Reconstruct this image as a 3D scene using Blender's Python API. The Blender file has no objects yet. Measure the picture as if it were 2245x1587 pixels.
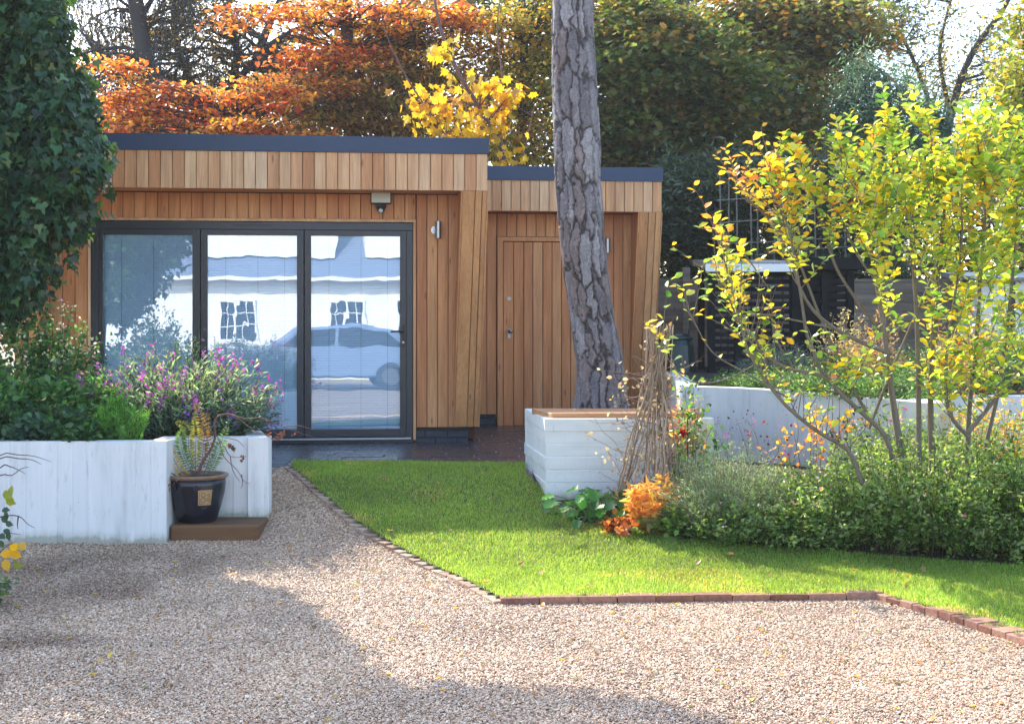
import bpy, bmesh, math, random
import numpy as np
from mathutils import Vector, Matrix
R = math.radians
random.seed(7); RNG = np.random.default_rng(7)
SC = bpy.context.scene; COL = SC.collection

# ---------------------------------------------------------------- camera, sky, sun, exposure
F, CX, HY, EZ = 3000.0, 1122.5, 700.0, 1.6        # focal length in photo pixels, principal column, horizon row, eye height
cam_d = bpy.data.cameras.new('camera'); cam = bpy.data.objects.new('camera', cam_d); COL.objects.link(cam)
cam_d.sensor_width = 36; cam_d.lens = 36 * F / 2245; cam_d.shift_y = -(793.5 - HY) / 2245
cam_d.clip_start = .1; cam_d.clip_end = 900
cam.location = (0, 0, EZ); cam.rotation_euler = (R(90), 0, 0)
SC.camera = cam
SUN_EL, SUN_AZ = R(38), R(-33)                     # azimuth from +Y (away from the camera), negative = to the left
sdir = Vector((math.sin(SUN_AZ) * math.cos(SUN_EL), math.cos(SUN_AZ) * math.cos(SUN_EL), math.sin(SUN_EL)))
w = bpy.data.worlds.new('World'); SC.world = w; w.use_nodes = True
wn = w.node_tree; sky = wn.nodes.new('ShaderNodeTexSky'); sky.sky_type = 'NISHITA'; sky.sun_disc = False
sky.sun_elevation = SUN_EL; sky.sun_rotation = SUN_AZ; sky.altitude = 50; sky.air_density = 1.0; sky.dust_density = 1.5; sky.ozone_density = 1.5
bg = wn.nodes['Background']; bg.inputs['Strength'].default_value = .15
wn.links.new(sky.outputs[0], bg.inputs[0])
sl = bpy.data.lights.new('sun', 'SUN'); sl.energy = 2.6; sl.angle = R(.5); sl.color = (1, .91, .77)
so = bpy.data.objects.new('sun', sl); COL.objects.link(so); so.rotation_euler = sdir.to_track_quat('Z', 'Y').to_euler()
vs = SC.view_settings; vs.view_transform = 'Standard'; vs.look = 'None'; vs.gamma = 1; vs.use_curve_mapping = False; vs.exposure = 2.0
cy = SC.cycles; cy.max_bounces = 7; cy.diffuse_bounces = 4; cy.glossy_bounces = 3; cy.transmission_bounces = 4; cy.transparent_max_bounces = 6
cy.use_denoising = True; cy.sample_clamp_indirect = 6; cy.caustics_reflective = False; cy.caustics_refractive = False
try: cy.denoiser = 'OPENIMAGEDENOISE'
except Exception: pass

# ---------------------------------------------------------------- helpers
def P(px, py, D): return ((px - CX) / F * D, D, EZ + (HY - py) / F * D)
def smooth(t): t = np.clip(t, 0, 1); return t * t * (3 - 2 * t)
def gz(y): return .38 * smooth((np.asarray(y, float) - 8.5) / 2.7)
def G(px, py):
    lo, hi = 3.0, 14.0
    for _ in range(40):
        m = (lo + hi) / 2
        if (EZ - gz(m)) * F / m > (py - HY): lo = m
        else: hi = m
    return ((px - CX) / F * m, m)
WM = {}
def thing(name, label=None, cat=None, loc=(0, 0, 0), group=None, kind=None):
    o = bpy.data.objects.new(name, None); COL.objects.link(o); o.location = loc; o.empty_display_size = .1
    WM[o] = Matrix.Translation(loc); tag(o, label, cat, group, kind); return o
def tag(o, label=None, cat=None, group=None, kind=None):
    if label: o['label'] = label
    if cat: o['category'] = cat
    if group: o['group'] = group
    if kind: o['kind'] = kind
    return o
def link(name, me, parent=None, M=None):
    o = bpy.data.objects.new(name, me); COL.objects.link(o); M = M or Matrix.Identity(4)
    o.matrix_basis = M; WM[o] = M
    if parent is not None:
        o.parent = parent; o.matrix_parent_inverse = WM[parent].inverted()
    return o
def mesh_np(name, V, faces, mat, col=None, smooth_=False):
    """V (n,3); faces: (m,3) or (m,4) array or list of lists"""
    me = bpy.data.meshes.new(name); V = np.asarray(V, np.float32)
    if isinstance(faces, np.ndarray):
        k = faces.shape[1]; m = len(faces)
        me.vertices.add(len(V)); me.vertices.foreach_set('co', V.ravel())
        me.loops.add(m * k); me.loops.foreach_set('vertex_index', faces.astype(np.int32).ravel())
        me.polygons.add(m); me.polygons.foreach_set('loop_start', np.arange(0, m * k, k, dtype=np.int32))
        me.polygons.foreach_set('loop_total', np.full(m, k, np.int32)); me.update(calc_edges=True)
    else:
        me.from_pydata(V.tolist(), [], [list(f) for f in faces]); me.update()
    if col is not None:
        a = me.color_attributes.new('Col', 'FLOAT_COLOR', 'POINT')
        c = np.ones((len(V), 4), np.float32); c[:, :3] = col; a.data.foreach_set('color', c.ravel())
    if smooth_: me.polygons.foreach_set('use_smooth', np.ones(len(me.polygons), bool))
    if mat: me.materials.append(mat)
    return me
def mk(name, V, faces, mat, parent=None, col=None, smooth_=False):
    V = np.asarray(V, np.float64)
    c = np.array([(V[:, 0].min() + V[:, 0].max()) / 2, (V[:, 1].min() + V[:, 1].max()) / 2, V[:, 2].min()])
    return link(name, mesh_np(name, V - c, faces, mat, col, smooth_), parent, Matrix.Translation(c))

class MB:
    def __init__(s): s.v = []; s.f = []
    def add(s, V, Fc):
        n = len(s.v); s.v += [tuple(map(float, p)) for p in V]; s.f += [[i + n for i in f] for f in Fc]; return s
    def hexa(s, c8):     # bottom ring 4 (ccw), top ring 4
        return s.add(c8, [(3, 2, 1, 0), (4, 5, 6, 7), (0, 1, 5, 4), (1, 2, 6, 5), (2, 3, 7, 6), (3, 0, 4, 7)])
    def box(s, x0, x1, y0, y1, z0, z1, T=None):
        c = [(x0, y0, z0), (x1, y0, z0), (x1, y1, z0), (x0, y1, z0), (x0, y0, z1), (x1, y0, z1), (x1, y1, z1), (x0, y1, z1)]
        if T: c = [T(*p) for p in c]
        return s.hexa(c)
    def tube(s, pts, rad, n=6, cap=True):
        pts = [Vector(p) for p in pts]; k = len(pts)
        rad = rad if isinstance(rad, (list, tuple)) else [rad] * k
        ref = Vector((0, 0, 1)); V = []; Fc = []
        for i, p in enumerate(pts):
            d = (pts[min(i + 1, k - 1)] - pts[max(i - 1, 0)])
            if d.length < 1e-9: d = Vector((0, 0, 1))
            d.normalize(); a = d.cross(ref)
            if a.length < .15: a = d.cross(Vector((1, 0, 0)))
            a.normalize(); b = d.cross(a)
            for j in range(n):
                t = 2 * math.pi * j / n; V.append(p + (a * math.cos(t) + b * math.sin(t)) * rad[i])
        for i in range(k - 1):
            for j in range(n):
                j2 = (j + 1) % n; Fc.append((i * n + j, i * n + j2, (i + 1) * n + j2, (i + 1) * n + j))
        if cap: Fc.append(tuple(range(n - 1, -1, -1))); Fc.append(tuple((k - 1) * n + j for j in range(n)))
        return s.add(V, Fc)
    def lathe(s, c, prof, n=32):
        V = []; Fc = []; k = len(prof)
        for r, z in prof:
            for j in range(n): t = 2 * math.pi * j / n; V.append((c[0] + r * math.cos(t), c[1] + r * math.sin(t), c[2] + z))
        for i in range(k - 1):
            for j in range(n): j2 = (j + 1) % n; Fc.append((i * n + j, i * n + j2, (i + 1) * n + j2, (i + 1) * n + j))
        Fc.append(tuple(range(n - 1, -1, -1))); Fc.append(tuple((k - 1) * n + j for j in range(n)))
        return s.add(V, Fc)
    def ball(s, c, r, n=8, m=6, sc=(1, 1, 1)):
        V = [(c[0], c[1], c[2] - r * sc[2])]
        for i in range(1, m):
            a = -math.pi / 2 + math.pi * i / m
            for j in range(n): t = 2 * math.pi * j / n; V.append((c[0] + r * sc[0] * math.cos(a) * math.cos(t), c[1] + r * sc[1] * math.cos(a) * math.sin(t), c[2] + r * sc[2] * math.sin(a)))
        V.append((c[0], c[1], c[2] + r * sc[2])); Fc = []
        for j in range(n): Fc.append((0, 1 + (j + 1) % n, 1 + j)); Fc.append((len(V) - 1, 1 + (m - 2) * n + j, 1 + (m - 2) * n + (j + 1) % n))
        for i in range(m - 2):
            for j in range(n): j2 = (j + 1) % n; Fc.append((1 + i * n + j, 1 + i * n + j2, 1 + (i + 1) * n + j2, 1 + (i + 1) * n + j))
        return s.add(V, Fc)
    def obj(s, name, mat, parent=None, smooth_=False, bevel=0):
        o = mk(name, s.v, s.f, mat, parent, smooth_=smooth_)
        if bevel:
            bm = bmesh.new(); bm.from_mesh(o.data)
            bmesh.ops.bevel(bm, geom=bm.edges[:], offset=bevel, segments=1, affect='EDGES', clamp_overlap=True)
            bm.to_mesh(o.data); bm.free()
        return o

# ---------------------------------------------------------------- materials
def mat_new(name):
    m = bpy.data.materials.new(name); m.use_nodes = True; nt = m.node_tree; b = nt.nodes['Principled BSDF']; return m, nt, b
def N(nt, t, **k):
    n = nt.nodes.new(t)
    for a, v in k.items():
        if a in n.inputs.keys() if hasattr(n.inputs, 'keys') else False: n.inputs[a].default_value = v
        else: setattr(n, a, v)
    return n
def ramp(nt, stops, fac=None, interp='LINEAR'):
    r = nt.nodes.new('ShaderNodeValToRGB'); e = r.color_ramp.elements; r.color_ramp.interpolation = interp
    while len(e) < len(stops): e.new(.5)
    for i, (p, c) in enumerate(stops): e[i].position = p; e[i].color = (*c, 1)
    if fac is not None: nt.links.new(fac, r.inputs[0])
    return r
def noise(nt, scale, vec=None, detail=4, rough=.6, dist=0):
    n = nt.nodes.new('ShaderNodeTexNoise'); n.inputs['Scale'].default_value = scale; n.inputs['Detail'].default_value = detail
    n.inputs['Roughness'].default_value = rough; n.inputs['Distortion'].default_value = dist
    if vec is not None: nt.links.new(vec, n.inputs['Vector'])
    return n
def mixc(nt, mode, fac, a, b):
    m = nt.nodes.new('ShaderNodeMix'); m.data_type = 'RGBA'; m.blend_type = mode
    for s, v in ((m.inputs[0], fac), (m.inputs[6], a), (m.inputs[7], b)):
        if hasattr(v, 'is_linked') or hasattr(v, 'links'): nt.links.new(v, s)
        elif isinstance(v, (int, float)): s.default_value = v
        else: s.default_value = (*v, 1)
    return m.outputs[2]
def bump(nt, b, h, strength=.4, dist=.01):
    n = nt.nodes.new('ShaderNodeBump'); n.inputs['Strength'].default_value = strength; n.inputs['Distance'].default_value = dist
    nt.links.new(h, n.inputs['Height']); nt.links.new(n.outputs[0], b.inputs['Normal']); return n
def coords(nt, scale=(1, 1, 1), kind='Object', rnd=False):
    tc = nt.nodes.new('ShaderNodeTexCoord'); mp = nt.nodes.new('ShaderNodeMapping'); mp.inputs['Scale'].default_value = scale
    nt.links.new(tc.outputs[kind], mp.inputs[0])
    if rnd:
        oi = nt.nodes.new('ShaderNodeObjectInfo'); m = nt.nodes.new('ShaderNodeMath'); m.operation = 'MULTIPLY'; m.inputs[1].default_value = 37.0
        nt.links.new(oi.outputs['Random'], m.inputs[0]); nt.links.new(m.outputs[0], mp.inputs['Location']); return mp.outputs[0], oi
    return mp.outputs[0]
def simple(name, col, rough=.6, metal=0, spec=.5, nscale=0, namt=.15, bmp=0):
    m, nt, b = mat_new(name); b.inputs['Roughness'].default_value = rough; b.inputs['Metallic'].default_value = metal; b.inputs['Specular IOR Level'].default_value = spec
    b.inputs['Base Color'].default_value = (*col, 1)
    if nscale:
        v = coords(nt); n = noise(nt, nscale, v)
        r = ramp(nt, [(.3, tuple(c * (1 - namt) for c in col)), (.7, tuple(min(1, c * (1 + namt)) for c in col))], n.outputs[0])
        nt.links.new(r.outputs[0], b.inputs['Base Color'])
        if bmp: bump(nt, b, n.outputs[0], bmp, .005)
    return m
def wood(name, cols, gscale=(60, 60, 3), rough=.55, knots=True, dark=.6):
    m, nt, b = mat_new(name); v, oi = coords(nt, (1, 1, 1), rnd=True)
    mp = nt.nodes.new('ShaderNodeMapping'); mp.inputs['Scale'].default_value = gscale; nt.links.new(v, mp.inputs[0])
    n = noise(nt, 1.0, mp.outputs[0], 5, .62, .8)
    base = ramp(nt, [(i / max(1, len(cols) - 1), c) for i, c in enumerate(cols)], oi.outputs['Random'])
    g = ramp(nt, [(.3, (dark + .12, dark * .93 + .1, dark * .86 + .08)), (.62, (1.05, 1.04, 1.02))], n.outputs[0])
    c = mixc(nt, 'MULTIPLY', .8, base.outputs[0], g.outputs[0])
    mp2 = nt.nodes.new('ShaderNodeMapping'); mp2.inputs['Scale'].default_value = (gscale[0] * .14, gscale[1] * .14, gscale[2] * .35); nt.links.new(v, mp2.inputs[0])
    n2 = noise(nt, 1.0, mp2.outputs[0], 2, .5); g2 = ramp(nt, [(.35, (.78, .72, .68)), (.65, (1.1, 1.1, 1.08))], n2.outputs[0])
    c = mixc(nt, 'MULTIPLY', .75, c, g2.outputs[0])
    if knots:
        mp3 = nt.nodes.new('ShaderNodeMapping'); mp3.inputs['Scale'].default_value = (10, 10, 2.4); nt.links.new(v, mp3.inputs[0])
        vo = nt.nodes.new('ShaderNodeTexVoronoi'); vo.inputs['Scale'].default_value = 1; nt.links.new(mp3.outputs[0], vo.inputs['Vector'])
        k = ramp(nt, [(.05, (.38, .25, .2)), (.13, (1, 1, 1))], vo.outputs['Distance']); c = mixc(nt, 'MULTIPLY', .7, c, k.outputs[0])
    nt.links.new(c, b.inputs['Base Color']); b.inputs['Roughness'].default_value = rough; b.inputs['Specular IOR Level'].default_value = .35
    bump(nt, b, n.outputs[0], .25, .002)
    return m
def leafmat(name, trans=.5, rough=.42, spec=.5, glow=1.7):
    m, nt, b = mat_new(name); a = nt.nodes.new('ShaderNodeAttribute'); a.attribute_name = 'Col'
    nt.links.new(a.outputs['Color'], b.inputs['Base Color']); b.inputs['Roughness'].default_value = rough; b.inputs['Specular IOR Level'].default_value = spec
    t = nt.nodes.new('ShaderNodeBsdfTranslucent'); mx = nt.nodes.new('ShaderNodeMixShader'); mx.inputs[0].default_value = trans
    g = mixc(nt, 'MULTIPLY', 1.0, a.outputs['Color'], (glow, glow * .97, glow * .55)); nt.links.new(g, t.inputs[0])
    nt.links.new(b.outputs[0], mx.inputs[1]); nt.links.new(t.outputs[0], mx.inputs[2]); nt.links.new(mx.outputs[0], nt.nodes['Material Output'].inputs[0])
    return m
M = {}
M['fascia'] = wood('pale_cedar', [(.58, .26, .11), (.70, .39, .20), (.76, .48, .27), (.64, .33, .155), (.78, .54, .34)])
M['cedar'] = wood('red_cedar', [(.54, .21, .08), (.64, .29, .115), (.69, .35, .15), (.58, .235, .09), (.66, .31, .125)])
M['cedar_fin'] = wood('golden_cedar', [(.58, .28, .11), (.64, .34, .15), (.52, .22, .08)])
M['cedar_door'] = wood('door_cedar', [(.56, .22, .085), (.63, .28, .11), (.70, .38, .18)])
M['bench'] = wood('hardwood_slab', [(.42, .22, .10), (.46, .25, .12)], gscale=(3, 60, 60))
M['sleeper'] = wood('old_sleeper', [(.16, .085, .04), (.18, .10, .045)], gscale=(3, 40, 40), rough=.85)
M['grey_wood'] = wood('weathered_wood', [(.22, .19, .16), (.29, .25, .21), (.18, .15, .12)], gscale=(3, 40, 60), rough=.85)
M['stick'] = simple('dry_stick', (.30, .21, .145), .85, nscale=60, namt=.4)
M['dark'] = simple('anthracite_frame', (.022, .026, .034), .38, spec=.5)
M['roof'] = simple('dark_roof_trim', (.014, .034, .082), .5, nscale=2, namt=.12)
M['void'] = simple('dark_membrane', (.13, .05, .025), .9)
M['black_wood'] = simple('black_painted_wood', (.008, .009, .010), .8, spec=.2, nscale=8, namt=.3)
M['steel'] = simple('brushed_steel', (.34, .345, .36), .32, metal=1)
M['black'] = simple('black_plastic', (.012, .013, .015), .45)
M['rubber'] = simple('rubber', (.01, .01, .01), .8)
M['panel_grey'] = simple('pale_lamp_panel', (.60, .66, .62), .3)
M['interior'] = simple('interior_plaster', (.5, .5, .5), .9)
M['soil'] = simple('soil', (.045, .03, .02), .95, nscale=30, namt=.5, bmp=.8)
M['aluminium'] = simple('aluminium_sill', (.35, .38, .44), .35, metal=.7)
M['leaf'] = leafmat('leaf')
M['leaf_gloss'] = leafmat('glossy_leaf', .42, .33, .5)
M['petal'] = leafmat('petal', .4, .6, .2, 1.2)
M['grassleaf'] = leafmat('grass_blade', .5, .45, .35, 1.9)
def mat_attr(name, rough=.85, bmp=0, bscale=60):
    m, nt, b = mat_new(name); a = nt.nodes.new('ShaderNodeAttribute'); a.attribute_name = 'Col'
    v = coords(nt); n = noise(nt, bscale, v, 6); g = ramp(nt, [(.3, (.7, .7, .7)), (.7, (1.2, 1.2, 1.2))], n.outputs[0])
    nt.links.new(mixc(nt, 'MULTIPLY', .8, a.outputs['Color'], g.outputs[0]), b.inputs['Base Color']); b.inputs['Roughness'].default_value = rough
    if bmp: bump(nt, b, n.outputs[0], bmp, .006)
    return m
M['bark'] = mat_attr('pine_bark', .9, .6, 60)
M['branch'] = mat_attr('branch_bark', .85, .3, 80)
def m_white(name, streak=(1, 1, 1)):
    m, nt, b = mat_new(name); v = coords(nt, streak); n = noise(nt, 3.0, v, 8, .65); n2 = noise(nt, 60, coords(nt), 4)
    r = ramp(nt, [(.25, (.48, .49, .48)), (.45, (.67, .68, .67)), (.7, (.76, .76, .75))], n.outputs[0])
    sp = nt.nodes.new('ShaderNodeTexVoronoi'); sp.inputs['Scale'].default_value = 16; nt.links.new(coords(nt), sp.inputs['Vector'])
    s = ramp(nt, [(.045, (.35, .32, .3)), (.075, (1, 1, 1))], sp.outputs['Distance'])
    c = mixc(nt, 'MULTIPLY', .5, r.outputs[0], s.outputs[0])
    n5 = noise(nt, 7, coords(nt, (1, 1, .5)), 6, .7); sx = nt.nodes.new('ShaderNodeSeparateXYZ'); nt.links.new(coords(nt), sx.inputs[0])
    ma = nt.nodes.new('ShaderNodeMath'); ma.operation = 'MULTIPLY_ADD'; ma.inputs[1].default_value = -.16; nt.links.new(n5.outputs[0], ma.inputs[0]); nt.links.new(sx.outputs[2], ma.inputs[2])
    st = ramp(nt, [(0, (.45, .45, .36)), (.02, (.80, .79, .72)), (.06, (1, 1, 1))], ma.outputs[0]); c = mixc(nt, 'MULTIPLY', .85, c, st.outputs[0])
    n6 = noise(nt, 26, coords(nt, (1, 1, .2)), 5, .7); s6 = ramp(nt, [(.30, (.62, .60, .55)), (.42, (1, 1, 1))], n6.outputs[0]); c = mixc(nt, 'MULTIPLY', .55, c, s6.outputs[0])
    nt.links.new(c, b.inputs['Base Color'])
    b.inputs['Roughness'].default_value = .65; mx = mixc(nt, 'MIX', .35, n.outputs[0], n2.outputs[0]); bump(nt, b, mx, .45, .006)
    return m
M['white_v'] = m_white('white_painted_concrete', (2.5, 2.5, .35)); M['white_h'] = m_white('white_painted_blockwork', (.5, .5, 3))
def m_brick():
    m, nt, b = mat_new('red_brick'); v, oi = coords(nt, rnd=True); n = noise(nt, 40, v, 6)
    base = ramp(nt, [(0, (.20, .085, .055)), (.3, (.32, .15, .10)), (.6, (.38, .21, .15)), (.85, (.27, .12, .09)), (1, (.11, .07, .065))], oi.outputs['Random'])
    g = ramp(nt, [(.3, (.6, .55, .5)), (.7, (1.15, 1.15, 1.15))], n.outputs[0]); nt.links.new(mixc(nt, 'MULTIPLY', .8, base.outputs[0], g.outputs[0]), b.inputs['Base Color'])
    b.inputs['Roughness'].default_value = .85; bump(nt, b, n.outputs[0], .6, .004); return m
M['brick'] = m_brick()
def m_brick2():
    m, nt, b = mat_new('worn_buff_brick'); v, oi = coords(nt, rnd=True); n = noise(nt, 30, v, 6)
    base = ramp(nt, [(0, (.30, .20, .14)), (.4, (.40, .29, .21)), (.8, (.46, .36, .27)), (1, (.34, .20, .15))], oi.outputs['Random'])
    g = ramp(nt, [(.3, (.55, .5, .45)), (.7, (1.1, 1.1, 1.1))], n.outputs[0]); nt.links.new(mixc(nt, 'MULTIPLY', .8, base.outputs[0], g.outputs[0]), b.inputs['Base Color'])
    b.inputs['Roughness'].default_value = .9; bump(nt, b, n.outputs[0], .6, .004); return m
M['brick_pale'] = m_brick2()
def m_plinth():
    m, nt, b = mat_new('blue_engineering_brick'); v, oi = coords(nt, rnd=True); n = noise(nt, 30, v, 5)
    r = ramp(nt, [(.3, (.018, .022, .035)), (.7, (.05, .058, .08))], n.outputs[0]); nt.links.new(r.outputs[0], b.inputs['Base Color']); b.inputs['Roughness'].default_value = .5; return m
M['plinth'] = m_plinth()
def m_slate():
    m, nt, b = mat_new('wet_slate'); v, oi = coords(nt, rnd=True); n = noise(nt, 9, v, 6, .6, .6)
    base = ramp(nt, [(0, (.035, .042, .055)), (.5, (.06, .06, .07)), (1, (.075, .055, .05))], oi.outputs['Random'])
    g = ramp(nt, [(.3, (.6, .6, .6)), (.7, (1.3, 1.3, 1.3))], n.outputs[0]); nt.links.new(mixc(nt, 'MULTIPLY', .9, base.outputs[0], g.outputs[0]), b.inputs['Base Color'])
    rr = ramp(nt, [(.35, (.06,) * 3), (.65, (.30,) * 3)], n.outputs[0]); nt.links.new(rr.outputs[0], b.inputs['Roughness']); bump(nt, b, n.outputs[0], .6, .012); return m
M['slate'] = m_slate()
def m_ground():
    m, nt, b = mat_new('gravel_bed'); v = coords(nt)
    vo = nt.nodes.new('ShaderNodeTexVoronoi'); vo.inputs['Scale'].default_value = 60; nt.links.new(v, vo.inputs['Vector'])
    r = ramp(nt, [(0, (.10, .07, .05)), (.3, (.22, .15, .11)), (.6, (.34, .27, .20)), (1, (.5, .45, .38))], vo.outputs['Color'])
    n = noise(nt, 1.3, v, 4); g = ramp(nt, [(.3, (.7, .66, .62)), (.7, (1.1, 1.1, 1.1))], n.outputs[0])
    nt.links.new(mixc(nt, 'MULTIPLY', .7, r.outputs[0], g.outputs[0]), b.inputs['Base Color']); b.inputs['Roughness'].default_value = .9
    bump(nt, b, vo.outputs['Distance'], .8, .01); return m
M['ground'] = m_ground()
def m_stone():
    m, nt, b = mat_new('gravel_stone'); oi = nt.nodes.new('ShaderNodeObjectInfo')
    r = ramp(nt, [(0, (.27, .16, .10)), (.15, (.42, .27, .17)), (.35, (.54, .38, .25)), (.55, (.63, .475, .325)), (.75, (.52, .38, .275)), (.9, (.70, .565, .42)), (.97, (.78, .68, .55)), (1, (.24, .17, .135))], oi.outputs['Random'])
    at = nt.nodes.new('ShaderNodeAttribute'); at.attribute_type = 'INSTANCER'; at.attribute_name = 'tone'
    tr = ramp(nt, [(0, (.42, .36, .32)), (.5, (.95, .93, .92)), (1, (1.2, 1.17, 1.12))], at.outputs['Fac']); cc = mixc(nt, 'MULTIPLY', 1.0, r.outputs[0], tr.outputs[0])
    nt.links.new(cc, b.inputs['Base Color']); b.inputs['Roughness'].default_value = .5; b.inputs['Specular IOR Level'].default_value = .4; return m
M['stone'] = m_stone()
M['lawn'] = simple('lawn_soil', (.055, .085, .02), .95, nscale=14, namt=.4, bmp=.6)
def m_glass():
    m, nt, b = mat_new('window_glass'); nt.nodes.remove(b)
    t = nt.nodes.new('ShaderNodeBsdfTransparent'); t.inputs[0].default_value = (.90, .96, 1, 1)  # blue tint puts skylight colour over the blinds behind
    g = nt.nodes.new('ShaderNodeBsdfGlossy'); g.inputs['Roughness'].default_value = .0; g.inputs[0].default_value = (.88, .94, 1, 1)
    v = coords(nt, (1.1, 1.1, .8)); n = noise(nt, 2.0, v, 2, .4, .5); bp = nt.nodes.new('ShaderNodeBump'); bp.inputs['Strength'].default_value = .3; bp.inputs['Distance'].default_value = .0028
    nt.links.new(n.outputs[0], bp.inputs['Height']); nt.links.new(bp.outputs[0], g.inputs['Normal'])
    mx = nt.nodes.new('ShaderNodeMixShader'); mx.inputs[0].default_value = .19
    nt.links.new(t.outputs[0], mx.inputs[1]); nt.links.new(g.outputs[0], mx.inputs[2]); nt.links.new(mx.outputs[0], nt.nodes['Material Output'].inputs[0]); return m
M['glass'] = m_glass()
M['blind'] = simple('skylight_blue_blind', (.80, .90, .99), .55)  # white slats given a blue cast that imitates skylight
M['blind_sky_blue'] = simple('blind_sky_blue', (.70, .84, .98), .5)  # same skylight blue mixed into backing and headrail
M['render_white'] = simple('cottage_white_render', (.80, .80, .78), .8, nscale=3, namt=.08)
M['slate_roof'] = simple('cottage_slate_roof', (.14, .18, .27), .7, nscale=20, namt=.3)
M['white_paint'] = simple('white_paint', (.8, .8, .78), .4)
M['dark_glass'] = simple('dark_glass', (.02, .025, .035), .06)
M['car_paint'] = simple('mid_blue_car_paint', (.16, .22, .34), .4)
M['pot'] = None
def m_pot():
    m, nt, b = mat_new('blue_glaze'); v = coords(nt, (3, 3, 1.2)); n = noise(nt, 3, v, 5, .6, .5)
    r = ramp(nt, [(.3, (.006, .005, .006)), (.55, (.010, .010, .022)), (.75, (.012, .028, .038))], n.outputs[0]); nt.links.new(r.outputs[0], b.inputs['Base Color'])
    b.inputs['Roughness'].default_value = .22; b.inputs['Specular IOR Level'].default_value = .55; return m
M['pot'] = m_pot()
M['cream'] = simple('cream_glaze', (.45, .30, .15), .4, nscale=40, namt=.15)
M['brown_line'] = simple('brown_glaze_line', (.10, .045, .02), .4)
M['rim'] = simple('rim_glaze', (.20, .12, .07), .3, nscale=30, namt=.3)

# ================================================================ SETTING: ground
def grid_mesh(name, x0, x1, y0, y1, st, zf, mat, inside=None, kind='structure'):
    xs = np.arange(x0, x1 + 1e-6, st); ys = np.arange(y0, y1 + 1e-6, st); X, Y = np.meshgrid(xs, ys); Z = zf(X, Y)
    V = np.stack([X.ravel(), Y.ravel(), Z.ravel()], 1); nx = len(xs); ny = len(ys)
    i, j = np.meshgrid(np.arange(nx - 1), np.arange(ny - 1)); a = (j * nx + i).ravel(); Fc = np.stack([a, a + 1, a + nx + 1, a + nx], 1)
    if inside is not None:
        c = V[Fc].mean(1); Fc = Fc[inside(c[:, 0], c[:, 1])]
    o = mk(name, V, Fc, mat, smooth_=True); o['kind'] = kind; return o
def in_poly(poly):
    poly = np.array(poly)
    def f(x, y):
        x = np.asarray(x); r = np.zeros(x.shape, bool); n = len(poly)
        for i in range(n):
            (x1, y1), (x2, y2) = poly[i], poly[(i + 1) % n]
            c = ((y1 > y) != (y2 > y)) & (x < (x2 - x1) * (y - y1) / (y2 - y1 + 1e-12) + x1); r ^= c
        return r
    return f
def vnoise(x, y, s, seed=0):
    x = np.asarray(x) / s; y = np.asarray(y) / s; xi = np.floor(x); yi = np.floor(y); fx = x - xi; fy = y - yi
    h = lambda a, b: np.modf(np.abs(np.sin(a * 127.1 + b * 311.7 + seed * 17.3) * 43758.5453))[0]
    fx = fx * fx * (3 - 2 * fx); fy = fy * fy * (3 - 2 * fy)
    return (h(xi, yi) * (1 - fx) + h(xi + 1, yi) * fx) * (1 - fy) + (h(xi, yi + 1) * (1 - fx) + h(xi + 1, yi + 1) * fx) * fy
# one ground sheet reaching far beyond everything
ys = [-300, -40, -14, 0] + list(np.arange(4, 12.01, .25)) + [16, 24, 60, 400]; xs = [-400, -60, -14] + list(np.arange(-8, 9, 1.0)) + [16, 60, 400]
V = [(x, y, float(gz(y))) for y in ys for x in xs]; nx = len(xs)
Fc = [(j * nx + i, j * nx + i + 1, (j + 1) * nx + i + 1, (j + 1) * nx + i) for j in range(len(ys) - 1) for i in range(nx - 1)]
tag(mk('ground', V, Fc, M['ground'], smooth_=True), kind='structure')

LEFT_EDGE = [G(638, 1030), G(700, 1083), G(780, 1152), G(880, 1212), G(1000, 1268), G(1097, 1322)]
FRONT_EDGE = [G(1097, 1326), G(1930, 1314)]
RIGHT_EDGE = [G(1930, 1314), G(2075, 1357), G(2245, 1412), G(2600, 1560)]
BED_EDGE = [G(2700, 1262), G(2245, 1250), G(2000, 1232), G(1700, 1212), G(1500, 1195), G(1380, 1172), G(1250, 1150), G(1196, 1090), G(1152, 1052), G(1152, 1024)]
LAWN = LEFT_EDGE + FRONT_EDGE + RIGHT_EDGE + BED_EDGE + [G(645, 1018)]
lawn_in = in_poly(LAWN)
lawn_z = lambda X, Y: gz(Y) + .022 + .02 * vnoise(X, Y, .5, 3)
grid_mesh('lawn', -2.3, 6.5, 4.6, 11.9, .05, lawn_z, M['lawn'], lawn_in)
# soil bed behind the lawn, right
BED = [G(1160, 1060), G(1196, 1088), G(1250, 1146), G(1380, 1168), G(1500, 1191), G(1700, 1208), G(2000, 1228), G(2245, 1246), (7.5, 8.6), (8, 13), (1.4, 13), (.2, 12.4)]
grid_mesh('border_soil', 0, 8, 8.4, 13, .08, lambda X, Y: gz(Y) + .004 + .03 * vnoise(X, Y, .3, 5), M['soil'], in_poly(BED))

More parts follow.
